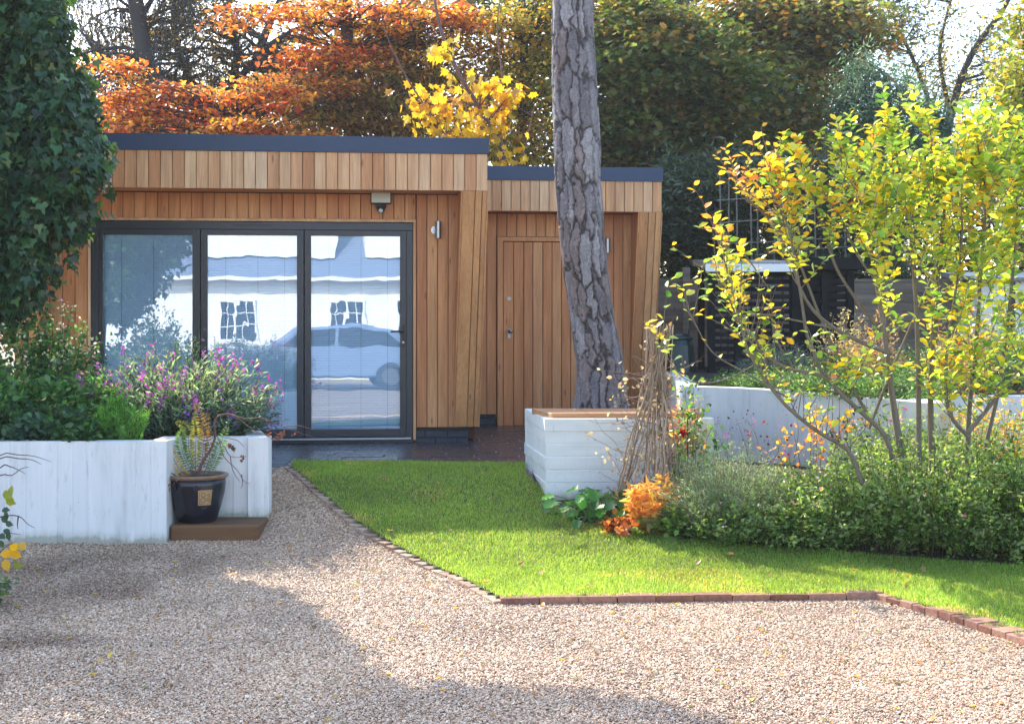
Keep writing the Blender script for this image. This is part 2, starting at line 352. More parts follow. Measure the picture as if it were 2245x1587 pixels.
# grass blades
def leafcol(n, pal, wts=None, jit=.18):
    pal = np.array(pal); idx = RNG.choice(len(pal), n, p=(np.array(wts) / np.sum(wts)) if wts is not None else None)
    c = pal[idx] * (1 + RNG.normal(0, jit, (n, 1))) * (1 + RNG.normal(0, jit * .35, (n, 3))); return np.clip(c, .002, .95)
def blades(name, xy, z, h, wd, col, mat, lean=.35, kind='stuff', parent=None):
    n = len(xy); a = RNG.uniform(0, 2 * np.pi, n); side = np.stack([np.cos(a), np.sin(a), np.zeros(n)], 1); ld = RNG.uniform(0, 2 * np.pi, n)
    le = np.abs(RNG.normal(0, lean, n)) * h; ln = np.stack([np.cos(ld) * le, np.sin(ld) * le, np.zeros(n)], 1); B = np.stack([xy[:, 0], xy[:, 1], z], 1)
    up = np.zeros((n, 3)); up[:, 2] = h
    V = np.stack([B - side * wd[:, None], B + side * wd[:, None], B + ln * .35 + up * .6 + side * wd[:, None] * .7, B + ln * .35 + up * .6 - side * wd[:, None] * .7, B + ln + up], 1).reshape(-1, 3)
    o = np.arange(n)[:, None] * 5; Fc = np.concatenate([o + [0, 1, 2], o + [0, 2, 3], o + [3, 2, 4]]); C = np.repeat(col, 5, 0)
    return mk(name, V, Fc, mat, parent, C)
n = 860000; X = RNG.uniform(-2.3, 5.2, n); Y = RNG.uniform(5.6, 11.6, n)
k = lawn_in(X, Y) & (np.abs(X) < .40 * Y + .35); X = X[k]; Y = Y[k]; keep = RNG.random(len(X)) < np.clip(1.15 - (Y - 7) * .1, .5, 1); X = X[keep]; Y = Y[keep]
n = len(X); pn = vnoise(X, Y, .35, 8) * .6 + vnoise(X, Y, 1.1, 9) * .4
gcol = leafcol(n, [(.18, .30, .045), (.25, .37, .06), (.32, .41, .08), (.46, .43, .19)], [4, 4, 2.4, 1.1], .22); gcol *= (.68 + .62 * pn)[:, None]
yel = (vnoise(X, Y, .6, 21) > .72) & (RNG.random(n) < .35); gcol[yel] = gcol[yel] * [1.9, 1.25, 1.6]
grass = blades('grass', np.stack([X, Y], 1), lawn_z(X, Y) - .004, .010 + .018 * RNG.random(n) + .010 * pn, .0010 + .0012 * RNG.random(n), gcol, M['grassleaf'], .7)
tag(grass, 'bright green mown lawn between the gravel and the flower bed', 'grass', kind='stuff')

# gravel stones (uncountable: instanced points on one object)
def gravel():
    n = 1050000; Y = 4.3 + 7.2 * RNG.random(n) ** 1.15; X = RNG.uniform(-5.2, 4.2, n)
    k = (~lawn_in(X, Y)) & (np.abs(X) < .42 * Y + .3) & ~((Y > 8.6) & (X > 0)) & ~((Y > 9.5) & (X < -1.9)) & (Y < 11.3)
    X = X[k]; Y = Y[k]; kk = RNG.random(len(X)) < np.clip(1.25 - (Y - 5) * .09, .4, 1); X = X[kk]; Y = Y[kk]
    o = mk('gravel', np.stack([X, Y, gz(Y) + RNG.uniform(-.002, .008, len(X))], 1), [], M['stone'])
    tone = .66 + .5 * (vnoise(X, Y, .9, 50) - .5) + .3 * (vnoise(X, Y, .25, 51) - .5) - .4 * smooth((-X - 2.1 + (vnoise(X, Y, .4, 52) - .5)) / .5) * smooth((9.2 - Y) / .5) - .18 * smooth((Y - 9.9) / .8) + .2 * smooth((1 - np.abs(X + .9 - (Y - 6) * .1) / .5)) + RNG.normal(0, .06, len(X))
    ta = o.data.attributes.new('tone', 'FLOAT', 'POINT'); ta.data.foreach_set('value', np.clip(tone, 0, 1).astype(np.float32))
    ng = bpy.data.node_groups.new('gravel_scatter', 'GeometryNodeTree'); ng.interface.new_socket('Geometry', in_out='INPUT', socket_type='NodeSocketGeometry'); ng.interface.new_socket('Geometry', in_out='OUTPUT', socket_type='NodeSocketGeometry')
    gi = ng.nodes.new('NodeGroupInput'); go = ng.nodes.new('NodeGroupOutput'); L = ng.links.new
    ico = ng.nodes.new('GeometryNodeMeshIcoSphere'); ico.inputs['Subdivisions'].default_value = 2; ico.inputs['Radius'].default_value = 1
    sp = ng.nodes.new('GeometryNodeSetPosition'); nz = ng.nodes.new('ShaderNodeTexNoise'); nz.inputs['Scale'].default_value = 1.1
    sub = ng.nodes.new('ShaderNodeVectorMath'); sub.operation = 'SUBTRACT'; sub.inputs[1].default_value = (.5, .5, .5); L(nz.outputs['Color'], sub.inputs[0])
    sc = ng.nodes.new('ShaderNodeVectorMath'); sc.operation = 'SCALE'; sc.inputs['Scale'].default_value = 2.2; L(sub.outputs[0], sc.inputs[0]); L(sc.outputs[0], sp.inputs['Offset'])
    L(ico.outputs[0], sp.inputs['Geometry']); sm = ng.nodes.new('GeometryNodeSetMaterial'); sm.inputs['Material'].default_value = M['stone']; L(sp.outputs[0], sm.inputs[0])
    ip = ng.nodes.new('GeometryNodeInstanceOnPoints'); L(gi.outputs[0], ip.inputs['Points']); L(sm.outputs[0], ip.inputs['Instance'])
    rv = ng.nodes.new('FunctionNodeRandomValue'); rv.data_type = 'FLOAT_VECTOR'; rv.inputs[0].default_value = (-.5, -.5, 0); rv.inputs[1].default_value = (.5, .5, 6.28); L(rv.outputs[0], ip.inputs['Rotation'])
    rs = ng.nodes.new('FunctionNodeRandomValue'); rs.data_type = 'FLOAT_VECTOR'; rs.inputs[0].default_value = (.0035, .003, .0016); rs.inputs[1].default_value = (.0095, .007, .0042); rs.inputs['Seed'].default_value = 5; L(rs.outputs[0], ip.inputs['Scale'])
    L(ip.outputs[0], go.inputs[0]); md = o.modifiers.new('scatter', 'NODES'); md.node_group = ng
    tag(o, 'loose tan and brown gravel covering the drive and the path', 'gravel', kind='stuff')
gravel()

# brick edging: every brick its own piece
edging = thing('brick_edging', loc=(0, 8, 0), kind='structure')
bricks = {}
def brick_mesh(l, wd, h, mt='brick'):
    key = (l, wd, h, mt)
    if key not in bricks:
        m = MB().box(-l / 2, l / 2, -wd / 2, wd / 2, 0, h); me = mesh_np('brick', m.v, m.f, M[mt]); bm = bmesh.new(); bm.from_mesh(me)
        bmesh.ops.bevel(bm, geom=bm.edges[:], offset=.003, segments=1, affect='EDGES'); bm.to_mesh(me); bm.free(); bricks[key] = me
    return bricks[key]
def lay(path, pitch, l, wd, h, off, dz=0, mt='brick'):
    pts = [Vector((p[0], p[1], 0)) for p in path]; s = pitch / 2; 
    for a, b in zip(pts[:-1], pts[1:]):
        d = (b - a); L = d.length; d.normalize(); nrm = Vector((-d.y, d.x, 0)); ang = math.atan2(d.y, d.x)
        while s < L:
            p = a + d * s + nrm * off; z = float(gz(p.y)) + dz + random.uniform(-.006, .004)
            link('brick', brick_mesh(l, wd, h, mt), edging, Matrix.Translation((p.x, p.y, z)) @ Matrix.Rotation(ang + random.uniform(-.03, .03), 4, 'Z') @ Matrix.Rotation(random.uniform(-.02, .02), 4, 'X'))
            s += pitch
        s -= L
lay(LEFT_EDGE, .107, .1035, .12, .06, .01, -.036, 'brick_pale')
lay(FRONT_EDGE, .219, .215, .1025, .065, .03, -.020)
lay(RIGHT_EDGE, .107, .1035, .14, .065, .03, -.022)

# patio of wet slate slabs
patio = thing('patio', loc=(-1, 13, .38), kind='structure')
MB().box(-4.2, 1.0, 11.32, 16.2, .2, .372).obj('bedding', M['plinth'], patio)
slab_me = []
for q in range(6):
    m = MB(); a = [RNG.uniform(-.012, .012) for _ in range(8)]; h = [RNG.uniform(-.004, .004) for _ in range(4)]
    c = [(-.5, -.5), (.5, -.5), (.5, .5), (-.5, .5)]; b8 = [(x + a[2 * i] * .5, y + a[2 * i + 1] * .5, 0) for i, (x, y) in enumerate(c)]
    m.hexa(b8 + [(p[0] * .985, p[1] * .985, 1 + h[i] * 40) for i, p in enumerate(b8)]); slab_me.append(mesh_np('slab', m.v, m.f, M['slate']))
y = 11.3
while y < 15.9:
    dy = random.choice([.16, .2, .24]); x = -4.2 + random.uniform(0, .2)
    while x < .95:
        dx = random.choice([.3, .4, .5])
        link('slab', random.choice(slab_me), patio, Matrix.Translation((x + dx / 2, y + dy / 2, .372)) @ Matrix.Rotation(random.uniform(-.006, .006), 4, 'Y') @ Matrix.Rotation(random.uniform(-.012, .012), 4, 'X') @ Matrix.Diagonal((dx - .012, dy - .012, .014, 1)))
        x += dx
    y += dy

# ================================================================ GARDEN BUILDING
TH = math.atan(.105); cu, su = math.cos(TH), math.sin(TH)
WX, WY = (905 - CX) / F * 13.49, 13.49
def B(u, v, z): return (WX + u * cu - v * su, WY + u * su + v * cu, z)
def fu(px, v):
    k = (px - CX) / F       # WX+u cu - v su = k (WY + u su + v cu)
    return (k * (WY + v * cu) - WX + v * su) / (cu - k * su)
def fz(py, u, v): return EZ + (HY - py) / F * B(u, v, 0)[1]
RT = Matrix.Rotation(TH, 4, 'Z')
bld = thing('garden_building', 'low cedar clad garden building with dark flat roof, glass doors and timber store', 'building', B(0, 0, .38))
plank_cache = {}
def plank_me(wd, h, t=.019):
    key = (round(wd, 3), round(h, 3), t)
    if key not in plank_cache:      # front face at y=0, chamfered front edges, shiplap joint left open
        c = .005; w2 = wd / 2
        ring = [(-w2, t), (-w2, c), (-w2 + c, 0), (w2 - c, 0), (w2, c), (w2, t)]
        V = [(x, y, 0) for x, y in ring] + [(x, y, h) for x, y in ring]
        Fc = [tuple(reversed([(i, (i + 1) % 6, 6 + (i + 1) % 6, 6 + i)[q] for q in range(4)])) for i in range(6)]
        Fc = [f[::-1] for f in Fc] + [(5, 4, 3, 2, 1, 0), (6, 7, 8, 9, 10, 11)]
        me = bpy.data.meshes.new('plank'); me.from_pydata(V, [], Fc); me.update(); me.materials.append(M['cedar']); plank_cache[key] = me
    return plank_cache[key]
def plank(parent, u, v, z0, z1, wd, mat):
    me = plank_me(wd, z1 - z0)
    if not me.materials: me.materials.append(None)
    o = link('plank', me, parent, Matrix.Translation(B(u, v + random.uniform(-.0012, .0012), z0)) @ RT)
    o.material_slots[0].link = 'OBJECT'; o.material_slots[0].material = mat; return o
def row(parent, u0, u1, v, z0, z1, mat, pitch=.109, gap=.005, cut=None):
    """boards between u0 and u1; cut(u0,u1)->z0 may raise the lower end over an opening"""
    n = max(1, round((u1 - u0) / pitch)); p = (u1 - u0) / n
    for i in range(n):
        uc = u0 + (i + .5) * p; plank(parent, uc, v, z0, z1, p - gap, mat)
v0 = -.5
uR = fu(1069, v0); uRi = fu(1014, v0); uRb = fu(1048, -.01)
uDL, uDR = fu(200, 0), 0.0                        # door opening incl. frame
uL = uDL + uDR - uR; uLi = uDL + uDR - uRi        # mirrored left end
ZT, ZB, ZF = 3.325, 3.175, 2.825                  # roof trim top / bottom, fascia bottom
zhead, zfl = 2.548, .395
zwb = fz(936, fu(950, 0), 0)
# backing walls and roof
wall = MB(); wall.box(uL + .04, uDL - .03, .03, .22, zwb + .012, ZB, B); wall.box(uDR + .03, uRb - .02, .03, .22, zwb + .012, ZB, B); wall.box(uDL - .03, uDR + .03, .03, .22, zhead + .03, ZB, B)
wall.box(uL + .04, uL + .2, .22, 4.5, .4, ZB, B); wall.box(uRb - .2, uRb - .02, .22, 4.5, .4, ZB, B); wall.box(uL + .2, uRb - .2, 4.3, 4.5, .4, ZB, B); wall.box(uL + .2, uRb - .2, .22, 4.3, .3, .39, B)
wo = wall.obj('wall', M['void'], bld)
ceil = MB(); ceil.box(uL + .01, uR - .01, v0 + .03, 4.6, 3.05, 3.24, B); ro = ceil.obj('roof', M['void'], bld)
MB().box(uL - .012, uR + .012, v0 - .018, v0 + .015, ZB, ZT, B).obj('trim', M['roof'], ro)
MB().box(uR - .01, uR + .012, v0 + .018, 4.6, ZB, ZT, B).obj('trim', M['roof'], ro)
MB().box(uL - .012, uL + .01, v0 + .018, 4.6, ZB, ZT, B).obj('trim', M['roof'], ro)
MB().box(uL + .012, uR - .012, v0 + .02, 4.6, 3.25, 3.30, B).obj('roof_membrane', M['dark'], ro)
fas = MB().box(uL + .01, uR - .01, v0 + .022, v0 + .05, ZF + .01, ZB, B).obj('fascia', M['void'], bld)
row(fas, uL, uR, v0, ZF, ZB - .002, M['fascia'])
sof = MB().box(uL + .01, uR - .01, v0 + .02, .02, ZF + .012, ZF + .03, B).obj('soffit', M['cedar'], bld)
# wall cladding
row(wo, uDL - .03, uDR + .03, 0, zhead + .035, ZF, M['cedar'])
row(wo, uDR + .035, uRb + .02, 0, zwb, ZF, M['cedar'])
row(wo, uLi - .05, uDL - .035, 0, zwb, ZF, M['cedar'])
trimz = MB().box(uDL - .03, uDR + .03, -.018, .04, zhead + .006, zhead + .032, B); trimz.obj('trim', M['fascia'], wo)
MB().box(uDL - .030, uDL - .004, -.016, .05, zfl + .06, zhead + .006, B).obj('trim', M['fascia'], wo); MB().box(uDR + .004, uDR + .030, -.016, .05, zfl + .02, zhead + .006, B).obj('trim', M['fascia'], wo)
# right side cladding of the main block, seen from the side only
n = 34
for i in range(n):
    vv = .06 + i * .109
    if vv > 2.05: break
    o = link('plank', plank_me(.102, ZF - zwb), wo, Matrix.Translation(B(uRb, vv + .05, zwb)) @ RT @ Matrix.Rotation(R(90), 4, 'Z')); o.material_slots[0].link = 'OBJECT'; o.material_slots[0].material = M['cedar']
# slanted fins: front boards run from the fascia plane back to the wall plane
def fin(uto, uti, ubo, ubi, vt, vb, zt, zb, sgn, fracs):
    f = MB(); lerp = lambda a, b, t: a + (b - a) * t; q = .022
    core = [B(ubi + sgn * .004, vb + q, zb), B(ubo - sgn * .004, vb + q, zb), B(ubo - sgn * .004, vb + .06, zb), B(ubi + sgn * .004, vb + .06, zb),
            B(uti + sgn * .004, vt + q, zt), B(uto - sgn * .004, vt + q, zt), B(uto - sgn * .004, vb + .06, zt), B(uti + sgn * .004, vb + .06, zt)]
    if sgn < 0: core = [core[i] for i in (1, 0, 3, 2, 5, 4, 7, 6)]
    fo = f.hexa(core).obj('fin', M['void'], bld)
    for a, b in zip(fracs[:-1], fracs[1:]):
        g = .003 / abs(uto - uti); a2, b2 = a + g, b - g
        pts = []
        for (z, ui, uo, vv) in ((zb, ubi, ubo, vb), (zt, uti, uto, vt)):
            A, C = lerp(ui, uo, a2), lerp(ui, uo, b2)
            if sgn < 0: A, C = C, A
            pts += [B(A, vv, z), B(C, vv, z), B(C, vv + q - .001, z), B(A, vv + q - .001, z)]
        MB().hexa(pts).obj('plank', M['cedar_fin'], fo, bevel=.003)
    # inner and outer cheeks: vertical boards cut to the slope
    for (ub, ut, s2) in ((ubi, uti, -sgn), (ubo, uto, sgn)):
        for k in range(5):
            va, vc = vt + .002 + k * (vb - vt) / 5, vt - .004 + (k + 1) * (vb - vt) / 5
            vz = lambda v: zb + (zt - zb) * (vb + q - v) / (vb - vt)      # height at which the slope passes this depth
            za, zc = max(zb, vz(va + q)), max(zb, vz(vc + q))
            t = lambda z: (z - zb) / (zt - zb); uu = lambda z: lerp(ub, ut, t(z)); w0 = s2 * .012
            if k == 4: zc = zb
            pts = [B(uu(za) - (0 if s2 > 0 else -0) , va, za), B(uu(zc), vc, zc), B(uu(zc) + w0, vc, zc), B(uu(za) + w0, va, za),
                   B(ut, va, zt), B(ut, vc, zt), B(ut + w0, vc, zt), B(ut + w0, va, zt)]
            MB().hexa(pts).obj('plank', M['cedar'], fo)
    return fo
fin(uR - .002, uRi, uRb, fu(996, -.02), v0 + .004, -.03, ZF - .001, zwb, 1, [0, .52, .80, 1])
fin(uL + .002, uLi, uDL - uRb, uDL - fu(996, -.02), v0 + .004, -.03, ZF - .001, zwb, -1, [0, .5, 1])
# plinth of dark bricks
pl = MB().box(uDR + .004, uRb - .09, .075, .2, .3, zwb - .005, B).obj('plinth', M['plinth'], bld)
for r_ in range(3):
    zz = .36 + r_ * .072; u = uDR + .006 - (r_ % 2) * .1
    while u < uRb - .1:
        a, b_ = max(u, uDR + .006), min(u + .21, uRb - .09)
        if b_ - a > .03: MB().box(a, b_, .06, .12, zz, min(zz + .064, zwb - .008), B).obj('brick', M['plinth'], pl, bevel=.004)
        u += .22
MB().box(uLi - .2, uDL - .03, .06, .2, .3, zwb - .005, B).obj('plinth', M['plinth'], bld)

# bifold doors
fr = MB(); J = .062
fr.box(uDL, uDR, -.008, .07, zhead - .075, zhead, B); fr.box(uDL, uDL + J, -.006, .07, zfl, zhead - .075, B); fr.box(uDR - J, uDR, -.006, .07, zfl, zhead - .075, B)
fr.box(uDL, uDR, -.012, .09, zfl - .01, zfl + .045, B); dfo = fr.obj('door_frame', M['dark'], bld, bevel=.003)
MB().box(uDL + .01, uDR - .02, -.05, -.012, zfl + .028, zfl + .045, B).obj('sill', M['aluminium'], dfo)
MB().box(fu(512, -.01), fu(597, -.01), -.012, -.008, zhead - .040, zhead - .025, B).obj('vent', M['black'], dfo)
glassx = [(226, 422), (455, 651), (682, 877)]; leafx = [(212.5, 438.5), (440.5, 666), (668, 891)]
zg0, zg1 = fz(943, fu(550, 0), 0), fz(516, fu(550, 0), 0); zl0, zl1 = zfl + .05, zhead - .052
for i in range(3):
    a, b_ = fu(leafx[i][0], .02), fu(leafx[i][1], .02); g0, g1 = fu(glassx[i][0], .02), fu(glassx[i][1], .02)
    m = MB(); m.box(a, g0, .012, .062, zl0, zl1, B); m.box(g1, b_, .012, .062, zl0, zl1, B); m.box(g0, g1, .012, .062, zl0, zg0, B); m.box(g0, g1, .012, .062, zg1, zl1, B)
    lf = m.obj('glass_door', M['dark'], bld, bevel=.002)
    MB().box(g0 - .005, g1 + .005, .030, .036, zg0 - .005, zg1 + .005, B).obj('pane', M['glass'], lf)
    bl = MB(); z = zg0 + .012
    while z < zg1 - .035:
        bl.add([B(g0 + .012, .052, z), B(g1 - .004, .052, z), B(g1 - .004, .058, z + .0195), B(g0 + .012, .058, z + .0195), B(g0 + .012, .0535, z), B(g1 - .004, .0535, z), B(g1 - .004, .0595, z + .0195), B(g0 + .012, .0595, z + .0195)],
               [(0, 1, 2, 3), (7, 6, 5, 4), (0, 4, 5, 1), (3, 2, 6, 7), (0, 3, 7, 4), (1, 5, 6, 2)]); z += .0245
    bo = bl.obj('blind_slats', M['blind'], lf); bo['kind'] = 'stuff'
    MB().box(g0, g1, .066, .07, zg0, zg1, B).obj('blind_backing', M['blind_sky_blue'], lf)  # bright skylight-blue backing lifts the gaps between slats
    MB().box(g0 + .012, g1 - .004, .045, .064, zg1 - .032, zg1, B).obj('blind_headrail', M['blind_sky_blue'], lf)
    for t in (.2, .56, .86)[:2 + (i > 0)]:
        uu = g0 + (g1 - g0) * t; MB().box(uu - .001, uu + .001, .047, .05, zg0, zg1 - .03, B).obj('cord', M['black'], lf)
    c = B(fu([240, 487, 845][i], 0), .010, zl1 - .035); MB().tube([c, (c[0], c[1] - .006, c[2])], .009, 10).obj('stud', M['black'], lf)
    if i == 2:
        u2 = (g1 + b_) / 2; zz = fz(727, u2, 0)
        MB().box(u2 - .014, u2 + .014, .002, .012, zz - .15, zz + .07, B).obj('lock_plate', M['black'], lf, bevel=.003)
        MB().tube([B(u2, .005, zz), B(u2, -.045, zz), B(u2 - .03, -.055, zz + .002), B(u2 - .125, -.055, zz + .001)], .0085, 8).obj('handle', M['black'], lf)
        MB().tube([B(u2, .003, zz - .105), B(u2, -.008, zz - .105)], .011, 10).obj('lock_barrel', M['steel'], lf)
MB().box(uDL + .1, uDR - .1, 1.6, 1.64, .4, 3.0, B).obj('inner_wall', M['interior'], bld)

# store annex, set back
va0, va1 = 1.7, 2.12
aL = uRb; aR = fu(1451, va0); aRi = fu(1402, va0); aRb = fu(1427, va1 - .01)
zab = fz(908, fu(1070, va1), va1)
aw = MB(); uX0, uX1 = fu(1103, va1), fu(1268, va1); zdt = fz(530, uX0, va1); zdb = fz(941, uX0, va1)
aw.box(aL - .3, uX0 - .07, va1 + .03, va1 + .2, zab + .012, ZB, B); aw.box(uX1 + .07, aRb - .02, va1 + .03, va1 + .2, zab + .012, ZB, B); aw.box(uX0 - .07, uX1 + .07, va1 + .03, va1 + .2, zdt + .06, ZB, B)
aw.box(aRb - .2, aRb - .02, va1 + .2, 5.2, .3, ZB, B); aw.box(aL, aRb - .2, 5.0, 5.2, .3, ZB, B); aw.box(uRb - .2, aL, va1 + .2, 5.2, .3, ZB, B) if aL > uRb else None; awo = aw.obj('wall', M['void'], bld)
ar = MB().box(aL - .1, aR - .01, va0 + .03, 5.3, 3.05, 3.24, B).obj('roof', M['void'], bld)
MB().box(uR + .016, aR + .012, va0 - .018, va0 + .015, ZB - .02, ZT - .015, B).obj('trim', M['roof'], ar)
MB().box(aR - .01, aR + .012, va0 + .018, 5.3, ZB - .02, ZT - .015, B).obj('trim', M['roof'], ar)
MB().box(uR + .02, aR - .012, va0 + .02, 5.3, 3.25, 3.29, B).obj('roof_membrane', M['dark'], ar)
ZF2 = fz(464, fu(1300, va0), va0)
af = MB().box(aL - .03, aR - .01, va0 + .022, va0 + .05, ZF2 + .01, ZB - .02, B).obj('fascia', M['void'], bld)
row(af, aL - .03, aR, va0, ZF2, ZB - .022, M['fascia'])
MB().box(aL - .03, aR - .01, va0 + .02, va1 + .02, ZF2 + .012, ZF2 + .03, B).obj('soffit', M['cedar'], bld)
row(awo, aL - .3, uX0 - .075, va1, zab, ZF2, M['cedar']); row(awo, uX1 + .075, aRb + .01, va1, zab, ZF2, M['cedar']); row(awo, uX0 - .072, uX1 + .072, va1, zdt + .06, ZF2, M['cedar'])
n = 24
for i in range(n):
    vv = va1 + .06 + i * .109
    if vv > 5.1: break
    o = link('plank', plank_me(.102, ZF2 - zab), awo, Matrix.Translation(B(aRb + .004, vv + .05, zab)) @ RT @ Matrix.Rotation(R(90), 4, 'Z')); o.material_slots[0].link = 'OBJECT'; o.material_slots[0].material = M['cedar']
fin(aR - .002, aRi, aRb, fu(1381, va1 - .03), va0 + .004, va1 - .03, ZF2 - .001, zab, 1, [0, .42, .74, 1])
sd = MB().box(uX0, uX1, va1 + .02, va1 + .05, zdb, zdt, B).obj('timber_door', M['void'], bld)
xs_ = [1103, 1126, 1148, 1168, 1190, 1210, 1231, 1251, 1268]
for a, b_ in zip(xs_[:-1], xs_[1:]):
    a, b_ = fu(a, va1), fu(b_, va1); plank(sd, (a + b_) / 2, va1 - .002, zdb, zdt - .004, (b_ - a) - .006, M['cedar_door'])
fr = MB(); fr.box(uX0 - .068, uX0 - .005, va1 - .028, va1 + .04, zdb, zdt + .055, B); fr.box(uX1 + .005, uX1 + .068, va1 - .028, va1 + .04, zdb, zdt + .055, B); fr.box(uX0 - .005, uX1 + .005, va1 - .026, va1 + .04, zdt + .004, zdt + .055, B)
fr.obj('door_frame', M['cedar_door'], bld, bevel=.003)
ku = fu(1116, va1); kz = fz(655, ku, va1); MB().tube([B(ku, va1, kz), B(ku, va1 - .014, kz)], .024, 16).obj('lock', M['steel'], sd)
kz = fz(730, ku, va1); m = MB(); m.tube([B(ku, va1, kz + .02), B(ku, va1 - .055, kz + .02)], .010, 8); m.ball(B(ku + .01, va1 - .065, kz + .02), .026, 12, 8); m.box(ku - .016, ku + .016, va1 - .01, va1, kz - .06, kz + .05, B)
m.obj('handle', M['steel'], sd)
ap = MB().box(aL - .3, uX0 - .08, va1 + .05, va1 + .2, .25, zab - .004, B).obj('plinth', M['plinth'], bld)
for r_ in range(3):
    for k in range(4):
        a = aL - .25 + k * .22 + (r_ % 2) * .1; b_ = min(a + .21, uX0 - .085)
        if b_ > a + .03: MB().box(a, b_, va1 + .04, va1 + .08, .33 + r_ * .072, min(.394 + r_ * .072, zab - .006), B).obj('brick', M['plinth'], ap, bevel=.004)
MB().box(uX0 - .07, uX1 + .07, va1 - .06, va1 + .1, .35, zdb - .008, B).obj('step', M['slate'], bld, bevel=.005)

# wall lamps and flood light
def wall_lamp(px, py, v, label):
    u = fu(px, v); z = fz(py, u, v); t = thing('wall_lamp', label, 'wall lamp', B(u, v, z), 'steel cylinder lamps on the cedar walls')
    MB().tube([B(u - .03, v - .003, z), B(u - .03, v - .018, z)], .04, 16).obj('back_plate', M['steel'], t)
    MB().box(u - .035, u - .005, v - .07, v - .015, z - .012, z + .012, B).obj('bracket', M['steel'], t)
    c = B(u, v - .085, z - .085); MB().lathe(c, [(.026, 0), (.03, .003), (.03, .167), (.026, .17)], 20).obj('shade', M['steel'], t, smooth_=False)
    MB().lathe((c[0], c[1], c[2] - .003), [(.022, 0), (.022, .004)], 16).obj('lens', M['black'], t)
wall_lamp(960, 505, 0, 'steel cylinder wall lamp on the cedar wall just right of the glass doors')
wall_lamp(1329, 540, va1, 'steel cylinder wall lamp half hidden behind the pine trunk by the timber door')
wall_lamp(148, 498, 0, 'steel cylinder wall lamp left of the glass doors among the ivy')
u = fu(835, 0); z = fz(436, u, 0); t = thing('flood_light', 'square flood light with motion sensor under the eaves above the glass doors', 'flood light', B(u, 0, z))
MB().box(u - .10, u + .10, -.075, -.045, z - .06, z + .055, B).obj('housing', M['black'], t, bevel=.006)
MB().box(u - .092, u + .092, -.082, -.074, z - .045, z + .052, B).obj('lamp_panel', M['panel_grey'], t, bevel=.003)
MB().box(u - .05, u + .05, -.05, -.002, z - .10, z - .03, B).obj('bracket', M['black'], t, bevel=.01)
MB().ball(B(u, -.06, z - .105), .04, 14, 10).obj('sensor', M['black'], t, smooth_=True); MB().ball(B(u - .002, -.082, z - .122), .024, 12, 8).obj('sensor_lens', M['panel_grey'], t, smooth_=True)

# ================================================================ WHITE WALLS
def strip_wall(name, label, A, Bp, z0, z1, thick, pitch, mat, vertical=True, jit=.006, cat='wall', side=1):
    """board-marked concrete: A->Bp front line; relief follows the shuttering boards"""
    A = Vector((*A, 0)); Bp = Vector((*Bp, 0)); d = Bp - A; L = d.length; d.normalize(); nrm = Vector((d.y, -d.x, 0)) * side
    m = MB()
    z0f = z0 if callable(z0) else (lambda y: z0)
    if vertical:
        n = max(1, round(L / pitch)); p = L / n; fr_ = [(A + d * (i * p)) for i in range(n + 1)]
        prev = None; V = []; Fc = []
        for i in range(n):
            o = random.uniform(-jit, jit); tl = random.uniform(-.004, .004)
            a0 = fr_[i] + nrm * o + d * .002; a1 = fr_[i + 1] + nrm * (o + tl) - d * .002
            for q in (a0, a1):
                zb = z0f(q.y); b = len(V)
                for kz in range(5): zz = zb + (z1 - zb) * kz / 4; V.append((q.x + nrm.x * random.uniform(-.0015, .0015), q.y + nrm.y * random.uniform(-.0015, .0015), zz + (random.uniform(-.002, .002) if kz == 4 else 0)))
        cols = len(V) // 5
        for c in range(cols - 1):
            for kz in range(4): a = c * 5 + kz; Fc.append((a, a + 5, a + 6, a + 1))
        back0 = A - nrm * thick; back1 = Bp - nrm * thick; nb = len(V)
        V += [(back0.x, back0.y, z0f(back0.y)), (back0.x, back0.y, z1), (back1.x, back1.y, z0f(back1.y)), (back1.x, back1.y, z1)]
        Fc.append([c * 5 + 4 for c in range(cols)] + [nb + 3, nb + 1]); Fc.append((nb + 2, nb, nb + 1, nb + 3)); Fc.append((0, 1, 2, 3, 4, nb + 1, nb)); Fc.append([(cols - 1) * 5 + k for k in range(4, -1, -1)] + [nb + 2, nb + 3])
        m.add(V, Fc)
    return m
pw = thing('planter_wall', 'white painted concrete planter wall in two steps beside the gravel', 'wall', (-2.6, 9.7, 0))
fl = G(365, 1192); zt = EZ - 268 / F * fl[1]; YR = fl[1] + .47; XR = (588 - CX) / F * YR
A0 = (G(-260, 1197)[0], fl[1] + .01); m = strip_wall('', '', A0, fl, lambda y: float(gz(y)) - .05, zt, .14, .108, None, jit=.009); m.obj('front_wall', M['white_v'], pw)
fr2 = (XR, YR); m = strip_wall('', '', (fl[0] - .02, YR), fr2, lambda y: float(gz(y)) - .05, zt - .012, .14, .13, None); m.obj('rear_wall', M['white_v'], pw)
m = MB(); m.box(fl[0] - .14, fl[0] - .003, fl[1] + .145, YR + .005, -.05, zt - .004); m.obj('return_wall', M['white_v'], pw)
m = strip_wall('', '', (XR - .002, YR + .002), (-2.16, 11.4), lambda y: float(gz(y)) - .05, zt - .016, .14, .14, None, side=1)
m.obj('side_wall', M['white_v'], pw)
grid_mesh('planter_soil', -5, -1.95, 9.2, 11.7, .08, lambda X, Y: .68 + .05 * vnoise(X, Y, .3, 7), M['soil'], in_poly([(-5, fl[1] + .1), (fl[0] - .1, fl[1] + .1), (fl[0] - .1, YR + .1), (XR - .1, YR + .1), (-2.25, 11.6), (-5, 11.6)]))

